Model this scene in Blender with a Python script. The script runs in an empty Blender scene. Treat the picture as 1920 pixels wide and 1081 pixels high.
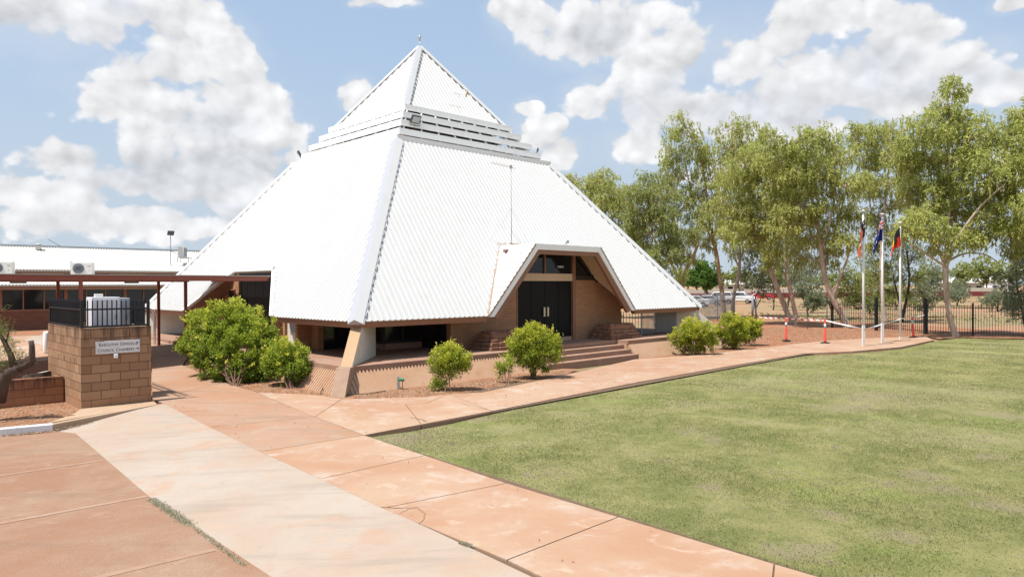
import bpy, bmesh, math, random
import numpy as np
from mathutils import Vector, Matrix, noise as mnoise

random.seed(7)
rng = np.random.default_rng(7)
scene = bpy.context.scene
col = scene.collection

# ------------------------------------------------------------------ survey of the site
F_PX, PITCH, ROLL = 1321.2, math.radians(.2094), math.radians(-.2078)
EYE = 2.8
CX, CY, TH = -4.254, 32.818, math.radians(-.758)
ROT = TH + math.pi/4
Ux, Uy = math.cos(ROT), math.sin(ROT)
Vx, Vy = -Uy, Ux

def ray(px, py):
    a, b = px-960, py-540.5
    c, s = math.cos(-ROLL), math.sin(-ROLL)
    u, v = c*a-s*b, s*a+c*b
    x, zz = u/F_PX, -v/F_PX
    return x, math.cos(PITCH)+zz*math.sin(PITCH), -math.sin(PITCH)+zz*math.cos(PITCH)
def G(px, py, z=0.0):
    x, y, w = ray(px, py); t = (z-EYE)/w
    return x*t, y*t
def at(px, py, Y):
    x, y, w = ray(px, py); t = Y/y
    return Vector((x*t, Y, EYE+w*t))
def wor(u, v, z=0.0):
    return Vector((CX+u*Ux+v*Vx, CY+u*Uy+v*Vy, z))
def sstep(t):
    t = max(0., min(1., t)); return t*t*(3-2*t)
def gz(x, y):
    return .6*sstep((y-17.5)/13.5)*sstep((-2-x)/6)
def GG(px, py):
    z = 0.
    for i in range(40):
        x, y = G(px, py, z); z = .5*z+.5*gz(x, y)
    return x, y

# ------------------------------------------------------------------ mesh helpers
class MB:
    def __init__(s): s.v=[]; s.f=[]; s.m=[]; s.mi=0; s.smooth=False; s.sm=[]
    def face(s, pts):
        n=len(s.v); s.v += [tuple(p) for p in pts]; s.f.append(tuple(range(n,n+len(pts)))); s.m.append(s.mi); s.sm.append(s.smooth)
    def raw(s, vs, fs):
        n=len(s.v); s.v += [tuple(p) for p in vs]
        for f in fs: s.f.append(tuple(i+n for i in f)); s.m.append(s.mi); s.sm.append(s.smooth)
    def box(s, x0,x1,y0,y1,z0,z1):
        vs=[(x0,y0,z0),(x1,y0,z0),(x1,y1,z0),(x0,y1,z0),(x0,y0,z1),(x1,y0,z1),(x1,y1,z1),(x0,y1,z1)]
        s.raw(vs,[(0,3,2,1),(4,5,6,7),(0,1,5,4),(1,2,6,5),(2,3,7,6),(3,0,4,7)])
    def beam(s, p, q, w, h, up=(0,0,1)):
        p=Vector(p); q=Vector(q); d=(q-p).normalized(); up=Vector(up)
        sd=d.cross(up)
        if sd.length<1e-4: sd=d.cross(Vector((1,0,0)))
        sd.normalize(); u=sd.cross(d).normalized()
        vs=[]
        for c in (p,q):
            for a,b in ((-1,-1),(1,-1),(1,1),(-1,1)): vs.append(c+sd*(a*w/2)+u*(b*h/2))
        s.raw(vs,[(0,1,2,3),(7,6,5,4),(0,4,5,1),(1,5,6,2),(2,6,7,3),(3,7,4,0)])
    def tube(s, pts, rs, n=8, cap=True):
        pts=[Vector(p) for p in pts]
        if not hasattr(rs,'__len__'): rs=[rs]*len(pts)
        ref=Vector((.31,.95,.1)).normalized(); base=len(s.v); osm=s.smooth
        for i,p in enumerate(pts):
            d=(pts[min(i+1,len(pts)-1)]-pts[max(i-1,0)])
            if d.length<1e-9: d=Vector((0,0,1))
            d.normalize()
            if abs(d.dot(ref))>.95: r2=Vector((1,0,.2))
            else: r2=ref
            a=d.cross(r2).normalized(); b=d.cross(a).normalized()
            for k in range(n):
                t=2*math.pi*k/n; s.v.append(tuple(p+(a*math.cos(t)+b*math.sin(t))*rs[i]))
        for i in range(len(pts)-1):
            for k in range(n):
                k2=(k+1)%n
                s.f.append((base+i*n+k,base+i*n+k2,base+(i+1)*n+k2,base+(i+1)*n+k)); s.m.append(s.mi); s.sm.append(n>5)
        if cap:
            s.f.append(tuple(base+k for k in range(n))[::-1]); s.m.append(s.mi); s.sm.append(False)
            e=base+(len(pts)-1)*n
            s.f.append(tuple(e+k for k in range(n))); s.m.append(s.mi); s.sm.append(False)
    def prism(s, poly, z0, z1):
        n=len(poly)
        zz0=z0 if callable(z0) else (lambda x,y:z0); zz1=z1 if callable(z1) else (lambda x,y:z1)
        vs=[(p[0],p[1],zz0(p[0],p[1])) for p in poly]+[(p[0],p[1],zz1(p[0],p[1])) for p in poly]
        s.raw(vs,[tuple(range(n))[::-1],tuple(range(n,2*n))]+[(i,(i+1)%n,n+(i+1)%n,n+i) for i in range(n)])
    def extr(s, poly3, vec):
        n=len(poly3); vec=Vector(vec); vs=[Vector(p) for p in poly3]; vs+= [p+vec for p in vs]
        s.raw(vs,[tuple(range(n))[::-1],tuple(range(n,2*n))]+[(i,(i+1)%n,n+(i+1)%n,n+i) for i in range(n)])
    def build(s, name, mats, parent=None, loc=None, fixn=True, bevel=0):
        me=bpy.data.meshes.new(name)
        vs=s.v
        if loc is not None: vs=[(a-loc[0],b-loc[1],c-loc[2]) for a,b,c in vs]
        me.from_pydata(vs,[],s.f)
        if not isinstance(mats,(list,tuple)): mats=[mats]
        for m in mats: me.materials.append(m)
        me.polygons.foreach_set('material_index',s.m); me.polygons.foreach_set('use_smooth',s.sm)
        if fixn:
            bm=bmesh.new(); bm.from_mesh(me); bmesh.ops.recalc_face_normals(bm,faces=bm.faces)
            if bevel:
                bmesh.ops.remove_doubles(bm,verts=bm.verts,dist=1e-5)
                ed=[e for e in bm.edges if len(e.link_faces)==2 and e.calc_face_angle(0)>.5]
                bmesh.ops.bevel(bm,geom=ed,offset=bevel,segments=2,affect='EDGES',profile=.5)
            bm.to_mesh(me); bm.free()
        uvl=me.uv_layers.new(name='UVMap')
        for p in me.polygons:
            nrm=p.normal
            if abs(nrm.z)>.85: ta=Vector((1,0,0)); tb=Vector((0,1,0))
            else:
                ta=Vector((-nrm.y,nrm.x,0)).normalized(); tb=Vector((0,0,1))
                if abs(ta.x)>abs(ta.y):
                    if ta.x<0: ta=-ta
                elif ta.y<0: ta=-ta
            for li in p.loop_indices:
                c=me.vertices[me.loops[li].vertex_index].co
                uvl.data[li].uv=(c.dot(ta),c.dot(tb))
        me.update()
        o=bpy.data.objects.new(name,me); col.objects.link(o)
        if parent is not None: o.parent=parent
        elif loc is not None: o.location=loc
        return o

def tag(o,label=None,cat=None,group=None,kind=None):
    if label: o['label']=label
    if cat: o['category']=cat
    if group: o['group']=group
    if kind: o['kind']=kind
    return o
def thing(name,label,cat,loc=(0,0,0),rotz=0,group=None):
    o=bpy.data.objects.new(name,None); o.empty_display_size=.2; col.objects.link(o)
    o.location=loc; o.rotation_euler=(0,0,rotz)
    return tag(o,label,cat,group)
def copy_tree(o,parent=None):
    c=o.copy(); col.objects.link(c)
    if parent is not None: c.parent=parent
    for ch in [x for x in KIDS(o)]: copy_tree(ch,c)
    return c
def KIDS(o): return [x for x in col.objects if x.parent==o]

# ------------------------------------------------------------------ material helpers
class NT:
    def __init__(s,name):
        s.mat=bpy.data.materials.new(name); s.mat.use_nodes=True; s.nt=s.mat.node_tree
        s.nt.nodes.clear()
    def n(s,typ,**kw):
        nd=s.nt.nodes.new(typ)
        for k,v in kw.items(): setattr(nd,k,v)
        return nd
    def l(s,a,b): s.nt.links.new(a,b)
    def val(s,sock,v):
        if isinstance(v,(int,float)): sock.default_value=v
        elif isinstance(v,(tuple,list)): sock.default_value=tuple(v)+((1,) if len(v)==3 and len(sock.default_value)==4 else ())
        else: s.l(v,sock)
    def noise(s,vec,scale,detail=4,rough=.55,dist=0):
        nd=s.n('ShaderNodeTexNoise'); s.l(vec,nd.inputs['Vector'])
        nd.inputs['Scale'].default_value=scale; nd.inputs['Detail'].default_value=detail; nd.inputs['Roughness'].default_value=rough; nd.inputs['Distortion'].default_value=dist
        return nd.outputs['Fac']
    def vor(s,vec,scale):
        nd=s.n('ShaderNodeTexVoronoi'); s.l(vec,nd.inputs['Vector']); nd.inputs['Scale'].default_value=scale
        return nd.outputs['Distance']
    def ss(s,x,a,b):
        nd=s.n('ShaderNodeMapRange',interpolation_type='SMOOTHSTEP'); s.val(nd.inputs[0],x); nd.inputs[1].default_value=a; nd.inputs[2].default_value=b
        return nd.outputs[0]
    def math(s,op,a,b=0.,c=0.):
        nd=s.n('ShaderNodeMath',operation=op); s.val(nd.inputs[0],a); s.val(nd.inputs[1],b)
        if op in ('SMOOTH_MAX','MULTIPLY_ADD'): s.val(nd.inputs[2],c)
        return nd.outputs[0]
    def mix(s,f,a,b,mode='MIX'):
        nd=s.n('ShaderNodeMix',data_type='RGBA',blend_type=mode)
        s.val(nd.inputs[0],f); s.val(nd.inputs[6],a); s.val(nd.inputs[7],b)
        return nd.outputs[2]
    def coord(s,kind='Object',scale=None):
        tc=s.n('ShaderNodeTexCoord').outputs[kind]
        if scale:
            m=s.n('ShaderNodeMapping'); s.l(tc,m.inputs[0]); m.inputs['Scale'].default_value=scale; return m.outputs[0]
        return tc
    def bump(s,h,strength=.3,dist=.02,nrm=None):
        b=s.n('ShaderNodeBump'); s.val(b.inputs['Height'],h); b.inputs['Strength'].default_value=strength; b.inputs['Distance'].default_value=dist
        if nrm is not None: s.l(nrm,b.inputs['Normal'])
        return b.outputs[0]
    def out(s,color,rough=.6,normal=None,metal=0,spec=.4,trans=None,alpha=None):
        p=s.n('ShaderNodeBsdfPrincipled'); s.val(p.inputs['Base Color'],color); s.val(p.inputs['Roughness'],rough); s.val(p.inputs['Metallic'],metal)
        p.inputs['Specular IOR Level'].default_value=spec
        if normal is not None: s.l(normal,p.inputs['Normal'])
        o=s.n('ShaderNodeOutputMaterial'); last=p.outputs[0]
        if trans:
            t=s.n('ShaderNodeBsdfTranslucent'); s.val(t.inputs[0],color); mx=s.n('ShaderNodeMixShader'); mx.inputs[0].default_value=trans
            s.l(last,mx.inputs[1]); s.l(t.outputs[0],mx.inputs[2]); last=mx.outputs[0]
        s.l(last,o.inputs[0]); return s.mat

def paint(name,c,rough=.5,var=.08,dirt=None,metal=0,spec=.4,scale=3,bumpy=0):
    t=NT(name); co=t.coord(); n=t.noise(co,scale,5,.6); n2=t.noise(co,scale*9,3)
    cc=t.mix(t.math('MULTIPLY',n,1.),[x*(1-var) for x in c],[min(1,x*(1+var)) for x in c])
    if dirt: cc=t.mix(t.math('MULTIPLY',t.ss(t.noise(co,scale*1.7,6,.7),.52,.72),dirt[1]),cc,dirt[0])
    nm=t.bump(n2,bumpy,.01) if bumpy else None
    return t.out(cc,t.math('ADD',t.math('MULTIPLY',n2,.2),rough-.1),nm,metal,spec)

M={}
M['white_metal']=paint('white_roof_sheet',(.565,.565,.555),.55,.05,((.62,.55,.47),.25),scale=.9)
M['old_white_metal']=paint('old_white_sheet',(.50,.475,.43),.5,.05,((.5,.42,.35),.3),scale=.6)
def roofmat():
    t=NT('white_roof_sheet'); co=t.coord(); n=t.noise(co,.9,5,.6); m=t.coord('Object',(2.2,2.2,.22)); st=t.noise(m,1.6,6,.7); sp_=t.noise(co,38,2,.5)
    cc=t.mix(n,(.56,.56,.555),(.525,.525,.515)); cc=t.mix(t.math('MULTIPLY',t.ss(st,.50,.72),.32),cc,(.44,.42,.385)); pass
    return t.out(cc,.5,None,0,.35)
M['white_metal']=roofmat()
M['ribshade']=paint('shaded_rib_side',(.51,.505,.49),.6,.1,scale=3)  # rib shade put into the colour: one flank greyer so the ribs show
M['white']=paint('white_paint',(.87,.87,.865),.5,.03,((.6,.55,.5),.3),scale=2)
M['grey_cap']=paint('grey_flashing',(.36,.37,.40),.4,.05,scale=2)  # plain grey tone for the near hip cap's left half and closers
M['rust']=paint('rusty_flashing',(.46,.29,.18),.8,.35,((.6,.5,.4),.6),scale=7,bumpy=.3)
M['fascia']=paint('brown_fascia',(.25,.125,.075),.6,.12,((.35,.2,.13),.5),scale=2.5)
M['redbeam']=paint('oxide_red_steel',(.27,.075,.045),.5,.08,((.3,.12,.08),.4),scale=2)
M['soffit']=paint('tan_soffit',(.58,.43,.29),.7,.06,scale=1.5)
M['cream']=paint('cream_render',(.58,.54,.46),.8,.05,((.42,.30,.2),.4),scale=1.2,bumpy=.1)
M['tanfin']=paint('tan_concrete',(.38,.25,.14),.8,.08,((.4,.27,.18),.5),scale=2,bumpy=.15)
M['footing']=paint('stained_concrete',(.30,.20,.14),.9,.2,((.2,.13,.1),.6),scale=4,bumpy=.3)
M['blacksteel']=paint('black_steel',(.012,.013,.016),.45,.1)
M['greysteel']=paint('galvanised_steel',(.22,.23,.25),.45,.15,scale=4)
M['darkgrey']=paint('dark_grey_metal',(.06,.065,.07),.5,.1)
M['acwhite']=paint('appliance_white',(.62,.60,.56),.5,.04,((.45,.38,.3),.3))
M['cabwhite']=paint('cabinet_white',(.72,.72,.75),.45,.03)
M['cabgrey']=paint('cabinet_grey',(.36,.39,.43),.45,.04)
M['orange']=paint('orange_plastic',(.72,.075,.055),.5,.05,((.5,.1,.06),.3),scale=6)
M['reflect']=paint('reflective_band',(.42,.50,.50),.35,.1,scale=10)
M['rubber']=paint('black_rubber',(.03,.028,.027),.8,.2)
M['polewhite']=paint('pole_white',(.70,.68,.66),.45,.04,((.4,.28,.2),.35),scale=2)
M['green']=paint('green_plastic',(.04,.20,.09),.4,.1)
M['brass']=paint('dull_brass',(.45,.38,.2),.4,.1,metal=.7)
M['handle']=paint('steel_handle',(.55,.5,.4),.3,.05,metal=.6)
M['signwhite']=paint('sign_white',(.66,.65,.66),.5,.03,((.5,.42,.36),.2),scale=4)
M['signink']=paint('sign_ink',(.05,.045,.05),.6,.05)
M['timber']=paint('weathered_timber',(.17,.08,.05),.8,.3,scale=6,bumpy=.3)
M['kerbwhite']=paint('kerb_white',(.66,.66,.68),.7,.06,((.35,.28,.22),.5),scale=5,bumpy=.2)
M['rope']=paint('thin_wire',(.30,.27,.25),.6,.1)
M['darkint']=paint('dark_timber_frame',(.035,.026,.022),.7,.2)
def glassmat(name,c=(.010,.012,.014),r=.08,spec=.35):
    t=NT(name); co=t.coord(); n=t.noise(co,.8,2)
    return t.out(t.mix(n,c,[x*1.8 for x in c]),r,t.bump(n,.03,.05),0,spec)
M['glass']=glassmat('dark_glass')
M['doorblack']=glassmat('black_door_panel',(.006,.006,.007),.4,.12)
M['carglass']=glassmat('car_glass',(.02,.025,.03),.05)

def brickmat(name,c1,c2,mortar,bw,bh,ms=.008,stain=None,off=.5,rough=.85,bump=.6):
    t=NT(name); uv=t.coord('UV'); co=t.coord()
    b=t.n('ShaderNodeTexBrick'); t.l(uv,b.inputs['Vector']); b.offset=off
    b.inputs['Color1'].default_value=(*c1,1); b.inputs['Color2'].default_value=(*c2,1); b.inputs['Mortar'].default_value=(*mortar,1)
    b.inputs['Scale'].default_value=1; b.inputs['Brick Width'].default_value=bw; b.inputs['Row Height'].default_value=bh; b.inputs['Mortar Size'].default_value=ms; b.inputs['Mortar Smooth'].default_value=.1; b.inputs['Bias'].default_value=0
    n=t.noise(co,14,5,.65); n1=t.noise(co,2.2,4)
    cc=t.mix(t.math('MULTIPLY',n,.55),b.outputs[0],[x*.62 for x in c1])
    cc=t.mix(t.math('MULTIPLY',t.ss(n1,.45,.75),.35),cc,[x*1.25 for x in c2])
    if stain:
        sp=t.n('ShaderNodeSeparateXYZ'); t.l(co,sp.inputs[0])
        st=t.coord('Object',(7,7,.8)); sn=t.noise(st,1.,5,.65)
        hz=t.ss(sp.outputs[2],stain[0],stain[1])
        cc=t.mix(t.math('MULTIPLY',t.math('MULTIPLY',hz,t.ss(sn,.40,.62)),.85),cc,(.05,.035,.03))
    sp2=t.n('ShaderNodeSeparateXYZ'); t.l(co,sp2.inputs[0]); ds=t.math('ADD',t.ss(sp2.outputs[2],.55,-.05),t.math('MULTIPLY',t.math('SUBTRACT',n1,.5),1.2))
    if stain: cc=t.mix(t.math('MULTIPLY',t.ss(ds,.1,1.),.55),cc,(.33,.165,.09))
    h=t.math('ADD',t.math('MULTIPLY',b.outputs['Fac'],-1.),t.math('MULTIPLY',n,.35))
    return t.out(cc,rough,t.bump(h,bump,.012),0,.25)
M['brick']=brickmat('tan_wall_brick',(.45,.25,.14),(.38,.20,.11),(.20,.11,.07),.30,.098,.006)
M['block']=brickmat('tan_concrete_block',(.41,.25,.145),(.235,.13,.072),(.075,.03,.02),.41,.205,.009,(1.25,1.9))
M['blocklow']=brickmat('red_concrete_block',(.33,.16,.085),(.25,.12,.065),(.09,.035,.025),.41,.19,.009,(.25,.6))
M['officebrick']=brickmat('brown_office_brick',(.27,.12,.075),(.20,.085,.055),(.12,.06,.045),.30,.10,.008)

def concrete(name,c1,c2,c3,sc=.35,bump=.12,streak=0,grain=.12):
    t=NT(name); co=t.coord()
    n1=t.noise(co,sc,6,.62,.6); n2=t.noise(co,sc*3.1,5,.6,.3); n3=t.noise(co,45,3,.7); n4=t.noise(co,140,2,.6)
    a=t.mix(t.ss(n1,.36,.66),c1,c2); a=t.mix(t.math('MULTIPLY',t.ss(n2,.5,.76),.8),a,c3)
    if streak:
        m=t.n('ShaderNodeMapping'); t.l(co,m.inputs[0]); m.inputs['Rotation'].default_value=(0,0,streak); m.inputs['Scale'].default_value=(.35,2.6,1)
        s1=t.noise(m.outputs[0],1.,6,.65,.4); a=t.mix(t.math('MULTIPLY',t.ss(s1,.48,.70),.50),a,[c*.62 for c in c2])
    a=t.mix(t.math('MULTIPLY',t.ss(n3,.3,.8),grain),a,[x*.55 for x in c1])
    a=t.mix(t.math('MULTIPLY',t.ss(n4,.55,.75),grain),a,[min(1,x*1.5) for x in c2])
    n5=t.noise(co,7,6,.75,.4); a=t.mix(t.math('MULTIPLY',t.ss(n5,.52,.72),.30),a,[x*.72 for x in c1])
    n6=t.noise(co,1.7,7,.7,1.5); a=t.mix(t.math('MULTIPLY',t.ss(n6,.55,.68),.35),a,[min(1,x*1.2) for x in c3])
    return t.out(a,.85,t.bump(t.math('ADD',n3,n4),bump,.01),0,.25)
M['path']=concrete('red_dusted_concrete',(.345,.198,.122),(.38,.258,.175),(.43,.355,.30),.42,.1)
M['path2']=concrete('red_stained_concrete',(.335,.183,.11),(.345,.23,.16),(.30,.23,.185),.5,.1,.6)
M['ramp']=concrete('pale_concrete',(.345,.262,.20),(.365,.31,.26),(.37,.225,.145),.33,.1,.68)
M['carpark']=concrete('red_dusted_asphalt',(.275,.148,.09),(.315,.205,.138),(.31,.225,.16),.5,.5,.75,.5)
M['line']=concrete('faded_line_paint',(.31,.19,.13),(.34,.23,.165),(.27,.16,.105),2.,.3)
M['terrace']=concrete('terrace_concrete',(.29,.165,.112),(.31,.195,.14),(.34,.245,.19),.6,.15)
M['apron']=concrete('tan_apron_concrete',(.38,.26,.17),(.40,.29,.2),(.34,.21,.14),.8,.1)
M['joint']=paint('joint_dirt',(.13,.08,.05),.95,.3,scale=8)
M['batter']=concrete('tan_batter_concrete',(.42,.26,.165),(.44,.29,.19),(.36,.19,.11),.9,.25)
M['stone']=concrete('red_sandstone',(.22,.105,.065),(.27,.145,.095),(.34,.22,.155),2.5,.7,0,.4)

def soil(name,c1,c2,c3,sc=1.2,litter=.5):
    t=NT(name); co=t.coord()
    n1=t.noise(co,sc,7,.65,.5); n2=t.noise(co,sc*9,5,.7); v=t.vor(co,26); n3=t.noise(co,60,3,.7)
    a=t.mix(t.ss(n1,.38,.64),c1,c2); a=t.mix(t.math('MULTIPLY',t.ss(n2,.5,.7),litter),a,c3)
    a=t.mix(t.math('MULTIPLY',t.ss(v,.35,.1),.5),a,[x*.5 for x in c1])
    return t.out(a,.95,t.bump(t.math('ADD',n3,v),.7,.03),0,.15)
M['bed']=soil('bed_soil',(.30,.145,.08),(.34,.19,.115),(.38,.26,.17))
M['redsoil']=soil('red_soil',(.33,.135,.07),(.31,.175,.11),(.22,.16,.09),.9,.75)

def groundmat():
    t=NT('outback_ground'); co=t.coord()
    n1=t.noise(co,.09,7,.68,1.2); n2=t.noise(co,.6,6,.7); n3=t.noise(co,14,5,.7)
    red=t.mix(t.ss(n2,.35,.65),(.32,.165,.10),(.35,.21,.13)); gr=t.mix(t.ss(n2,.35,.7),(.20,.165,.08),(.28,.22,.13))
    a=t.mix(t.ss(t.math('ADD',n1,t.math('MULTIPLY',n2,.25)),.56,.68),red,gr)
    a=t.mix(t.math('MULTIPLY',t.ss(n3,.5,.75),.4),a,(.2,.12,.07))
    return t.out(a,.95,t.bump(n3,.5,.04),0,.1)
M['ground']=groundmat()

LAWNBARE=[(G(px,py),r) for px,py,r in ((1730,885,.42),(1760,910,.45),(1850,938,.5),(1905,945,.3),(1515,1022,.35),(1460,1022,.25),(1560,955,.3),(1850,850,.35),(1350,820,.5),(1290,800,.5),(1580,760,.8),(1640,740,.9),(1330,905,.3),(730,818,.7),(900,780,.5),(1100,740,.4),(1880,775,.8),(1210,975,.3),(1700,1000,.25))]
def grass_color(t,co):
    n1=t.noise(co,.16,4,.55,.8); n2=t.noise(co,.75,6,.65,.5); n3=t.noise(co,4.5,5,.7); n4=t.noise(co,.32,5,.6)
    n7=t.noise(co,2.2,6,.75,.4); a=t.mix(t.ss(t.math('ADD',t.math('MULTIPLY',n2,.5),t.math('MULTIPLY',n7,.5)),.38,.62),(.185,.198,.066),(.325,.30,.125))
    a=t.mix(t.math('MULTIPLY',t.ss(t.math('ADD',n1,t.math('MULTIPLY',t.math('SUBTRACT',n2,.5),.5)),.45,.66),.55),a,(.33,.30,.16))
    pm=None
    for (cx,cy),r in LAWNBARE:
        d=t.n('ShaderNodeVectorMath',operation='DISTANCE'); t.l(co,d.inputs[0]); d.inputs[1].default_value=(cx,cy,-.05)
        q=t.math('SUBTRACT',1.,t.math('DIVIDE',d.outputs['Value'],r)); pm=q if pm is None else t.math('MAXIMUM',pm,q)
    bare=t.ss(t.math('ADD',pm,t.math('MULTIPLY',t.math('SUBTRACT',t.math('ADD',n3,n2),1.),3.4)),-.1,.7)
    a=t.mix(t.math('MULTIPLY',bare,.62),a,(.30,.24,.16))
    a=t.mix(t.math('MULTIPLY',t.ss(n4,.53,.68),.4),a,(.25,.32,.06))
    a=t.mix(t.math('MULTIPLY',t.ss(t.math('ADD',t.math('MULTIPLY',n3,.6),t.math('MULTIPLY',n2,.55)),.63,.73),.75),a,(.30,.235,.165))
    return t.mix(t.math('MULTIPLY',t.ss(n3,.52,.75),.30),a,(.10,.135,.035)),n3
def lawnmat():
    t=NT('lawn_turf'); co=t.coord(); a,n3=grass_color(t,co); n5=t.noise(co,35,4,.8); n6=t.noise(co,90,2,.8)
    a=t.mix(t.math('MULTIPLY',t.ss(n5,.42,.72),.55),a,(.10,.105,.04)); a=t.mix(t.math('MULTIPLY',t.ss(n6,.52,.72),.5),a,(.40,.37,.2))
    return t.out(a,.95,t.bump(t.math('ADD',n5,n6),.8,.03),0,.1)
M['lawn']=lawnmat()
def blademat():
    t=NT('grass_blade'); co=t.coord(); a,_=grass_color(t,co)
    at_=t.n('ShaderNodeAttribute',attribute_name='tint'); a=t.mix(at_.outputs['Fac'],t.mix(.35,a,(.14,.17,.05)),t.mix(.45,a,(.46,.44,.24)))
    return t.out(a,.7,None,0,.2,.35)
M['blade']=blademat()
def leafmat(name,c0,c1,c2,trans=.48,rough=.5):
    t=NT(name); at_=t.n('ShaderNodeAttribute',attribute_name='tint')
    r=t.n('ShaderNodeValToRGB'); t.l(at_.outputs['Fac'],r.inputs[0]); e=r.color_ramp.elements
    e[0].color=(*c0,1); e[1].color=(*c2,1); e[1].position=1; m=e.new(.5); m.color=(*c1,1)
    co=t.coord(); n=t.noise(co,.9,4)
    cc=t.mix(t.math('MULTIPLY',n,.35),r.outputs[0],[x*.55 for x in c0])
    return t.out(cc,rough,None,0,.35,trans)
M['gumleaf']=leafmat('gum_leaf',(.30,.35,.09),(.54,.56,.16),(.70,.68,.30))
M['gumleaf2']=leafmat('dark_gum_leaf',(.22,.27,.08),(.40,.44,.14),(.58,.58,.24))
M['greyleaf']=leafmat('grey_green_leaf',(.18,.22,.12),(.34,.38,.23),(.50,.52,.38))
M['freshleaf']=leafmat('fresh_green_leaf',(.08,.18,.035),(.16,.29,.05),(.26,.40,.08))
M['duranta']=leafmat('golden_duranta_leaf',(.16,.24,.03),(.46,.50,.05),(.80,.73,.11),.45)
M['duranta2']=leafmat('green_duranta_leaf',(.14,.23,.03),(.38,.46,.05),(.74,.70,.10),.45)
M['wattle']=leafmat('feathery_leaf',(.14,.17,.05),(.24,.27,.07),(.33,.34,.12))
M['dryweed']=leafmat('dry_weed',(.36,.32,.20),(.46,.42,.29),(.54,.50,.38),.3,.8)
M['litter']=leafmat('dry_leaf',(.16,.09,.05),(.34,.21,.12),(.52,.42,.30),.1,.8)
def barkmat(name,c1,c2,c3):
    t=NT(name); co=t.coord('Object',(1,1,.35)); n=t.noise(co,3.5,6,.6,.6); n2=t.noise(co,14,5,.6)
    a=t.mix(t.ss(n,.38,.62),c1,c2); a=t.mix(t.math('MULTIPLY',t.ss(n2,.5,.72),.5),a,c3)
    return t.out(a,.85,t.bump(n2,.5,.03),0,.2)
M['gumbark']=barkmat('pale_gum_bark',(.52,.43,.36),(.38,.28,.20),(.20,.14,.10))
M['tanbark']=barkmat('tan_gum_bark',(.42,.29,.16),(.34,.23,.14),(.2,.13,.08))
M['darkbark']=barkmat('dark_bark',(.09,.06,.045),(.06,.042,.034),(.035,.025,.02))
M['shrubbark']=barkmat('brown_shrub_bark',(.18,.10,.065),(.12,.07,.05),(.25,.15,.10))
M['stumptop']=paint('pale_cut_wood',(.55,.52,.48),.8,.15,scale=6)

# ------------------------------------------------------------------ ground, paving, lawn
def struct(o,kind='structure'): o['kind']=kind; return o
def local_rect(u0,u1,v0,v1): return [tuple(wor(u,v)[:2]) for u,v in ((u0,v0),(u1,v0),(u1,v1),(u0,v1))]
K0=(-10.10,13.95); K1=(-9.39,14.40); K2=(-8.45,16.85)
KD=((K1[0]-K0[0]),(K1[1]-K0[1])); KFAR=(K0[0]-KD[0]*30,K0[1]-KD[1]*30)
A0=(-8.80,14.18); A1=G(280,930,-.13); A2=G(510,1081,-.13)
def ext(p,q,k): return (q[0]+(q[0]-p[0])*k,q[1]+(q[1]-p[1])*k)
A3=ext(A0,A2,1.1)
B0=(-8.42,16.98); B1=G(1000,1081); B2=ext(B0,B1,.8)
C0=G(683,815); C1=G(1450,1050); C2=ext(C0,C1,.9)
sunk=[KFAR,K1,K2,B1,B2,(B2[0],-30),(KFAR[0],-30)]
def inpoly(x,y,P):
    r=False; j=len(P)-1
    for i in range(len(P)):
        if (P[i][1]>y)!=(P[j][1]>y) and x<(P[j][0]-P[i][0])*(y-P[i][1])/(P[j][1]-P[i][1])+P[i][0]: r=not r
        j=i
    return r
def axis(a,b,st,far):
    out=list(np.arange(a,b+.01,st)); x=b; s=st
    while x<far: s*=1.5; x+=s; out.append(x)
    x=a; s=st; pre=[]
    while x>-far: s*=1.5; x-=s; pre.append(x)
    return pre[::-1]+out
xs=axis(-34,14,1.,2600); ys=axis(-4,44,1.,2600)
mb=MB(); vs=[]
for y in ys:
    for x in xs:
        s=inpoly(x,y,sunk)
        vs.append((x,y,-.45 if s else gz(x,y)-.10))
nx=len(xs); mb.smooth=True
mb.raw(vs,[(j*nx+i,j*nx+i+1,(j+1)*nx+i+1,(j+1)*nx+i) for j in range(len(ys)-1) for i in range(nx-1)])
struct(mb.build('ground',M['ground'],fixn=False))

def sheet(name,poly,mat,zf,sub=0,thick=0,kind='structure',smooth=False):
    bm=bmesh.new(); vs=[bm.verts.new((p[0],p[1],0)) for p in poly]; f=bm.faces.new(vs)
    if f.normal.z<0: f.normal_flip()
    bm.normal_update()
    if bm.faces[:][0].normal.z<0: bmesh.ops.reverse_faces(bm,faces=bm.faces[:])
    bmesh.ops.triangulate(bm,faces=bm.faces[:])
    for k in range(sub):
        ed=[e for e in bm.edges if e.calc_length()>1.2]
        if not ed: break
        bmesh.ops.subdivide_edges(bm,edges=ed,cuts=1)
        bmesh.ops.triangulate(bm,faces=bm.faces[:])
    for v in bm.verts: v.co.z=zf(v.co.x,v.co.y)
    if thick:
        be=[e for e in bm.edges if len(e.link_faces)==1]
        r=bmesh.ops.extrude_edge_only(bm,edges=be)
        for v in [g for g in r['geom'] if isinstance(g,bmesh.types.BMVert)]: v.co.z-=thick
    me=bpy.data.meshes.new(name); bm.to_mesh(me); bm.free(); me.materials.append(mat)
    o=bpy.data.objects.new(name,me); col.objects.link(o)
    if kind: o['kind']=kind
    return o
flat=lambda z:(lambda x,y:z)
rise=lambda d:(lambda x,y:gz(x,y)+d)
def plane3(p,q,r):
    n=(Vector(q)-Vector(p)).cross(Vector(r)-Vector(p)); return lambda x,y: p[2]-(n.x*(x-p[0])+n.y*(y-p[1]))/n.z

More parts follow.
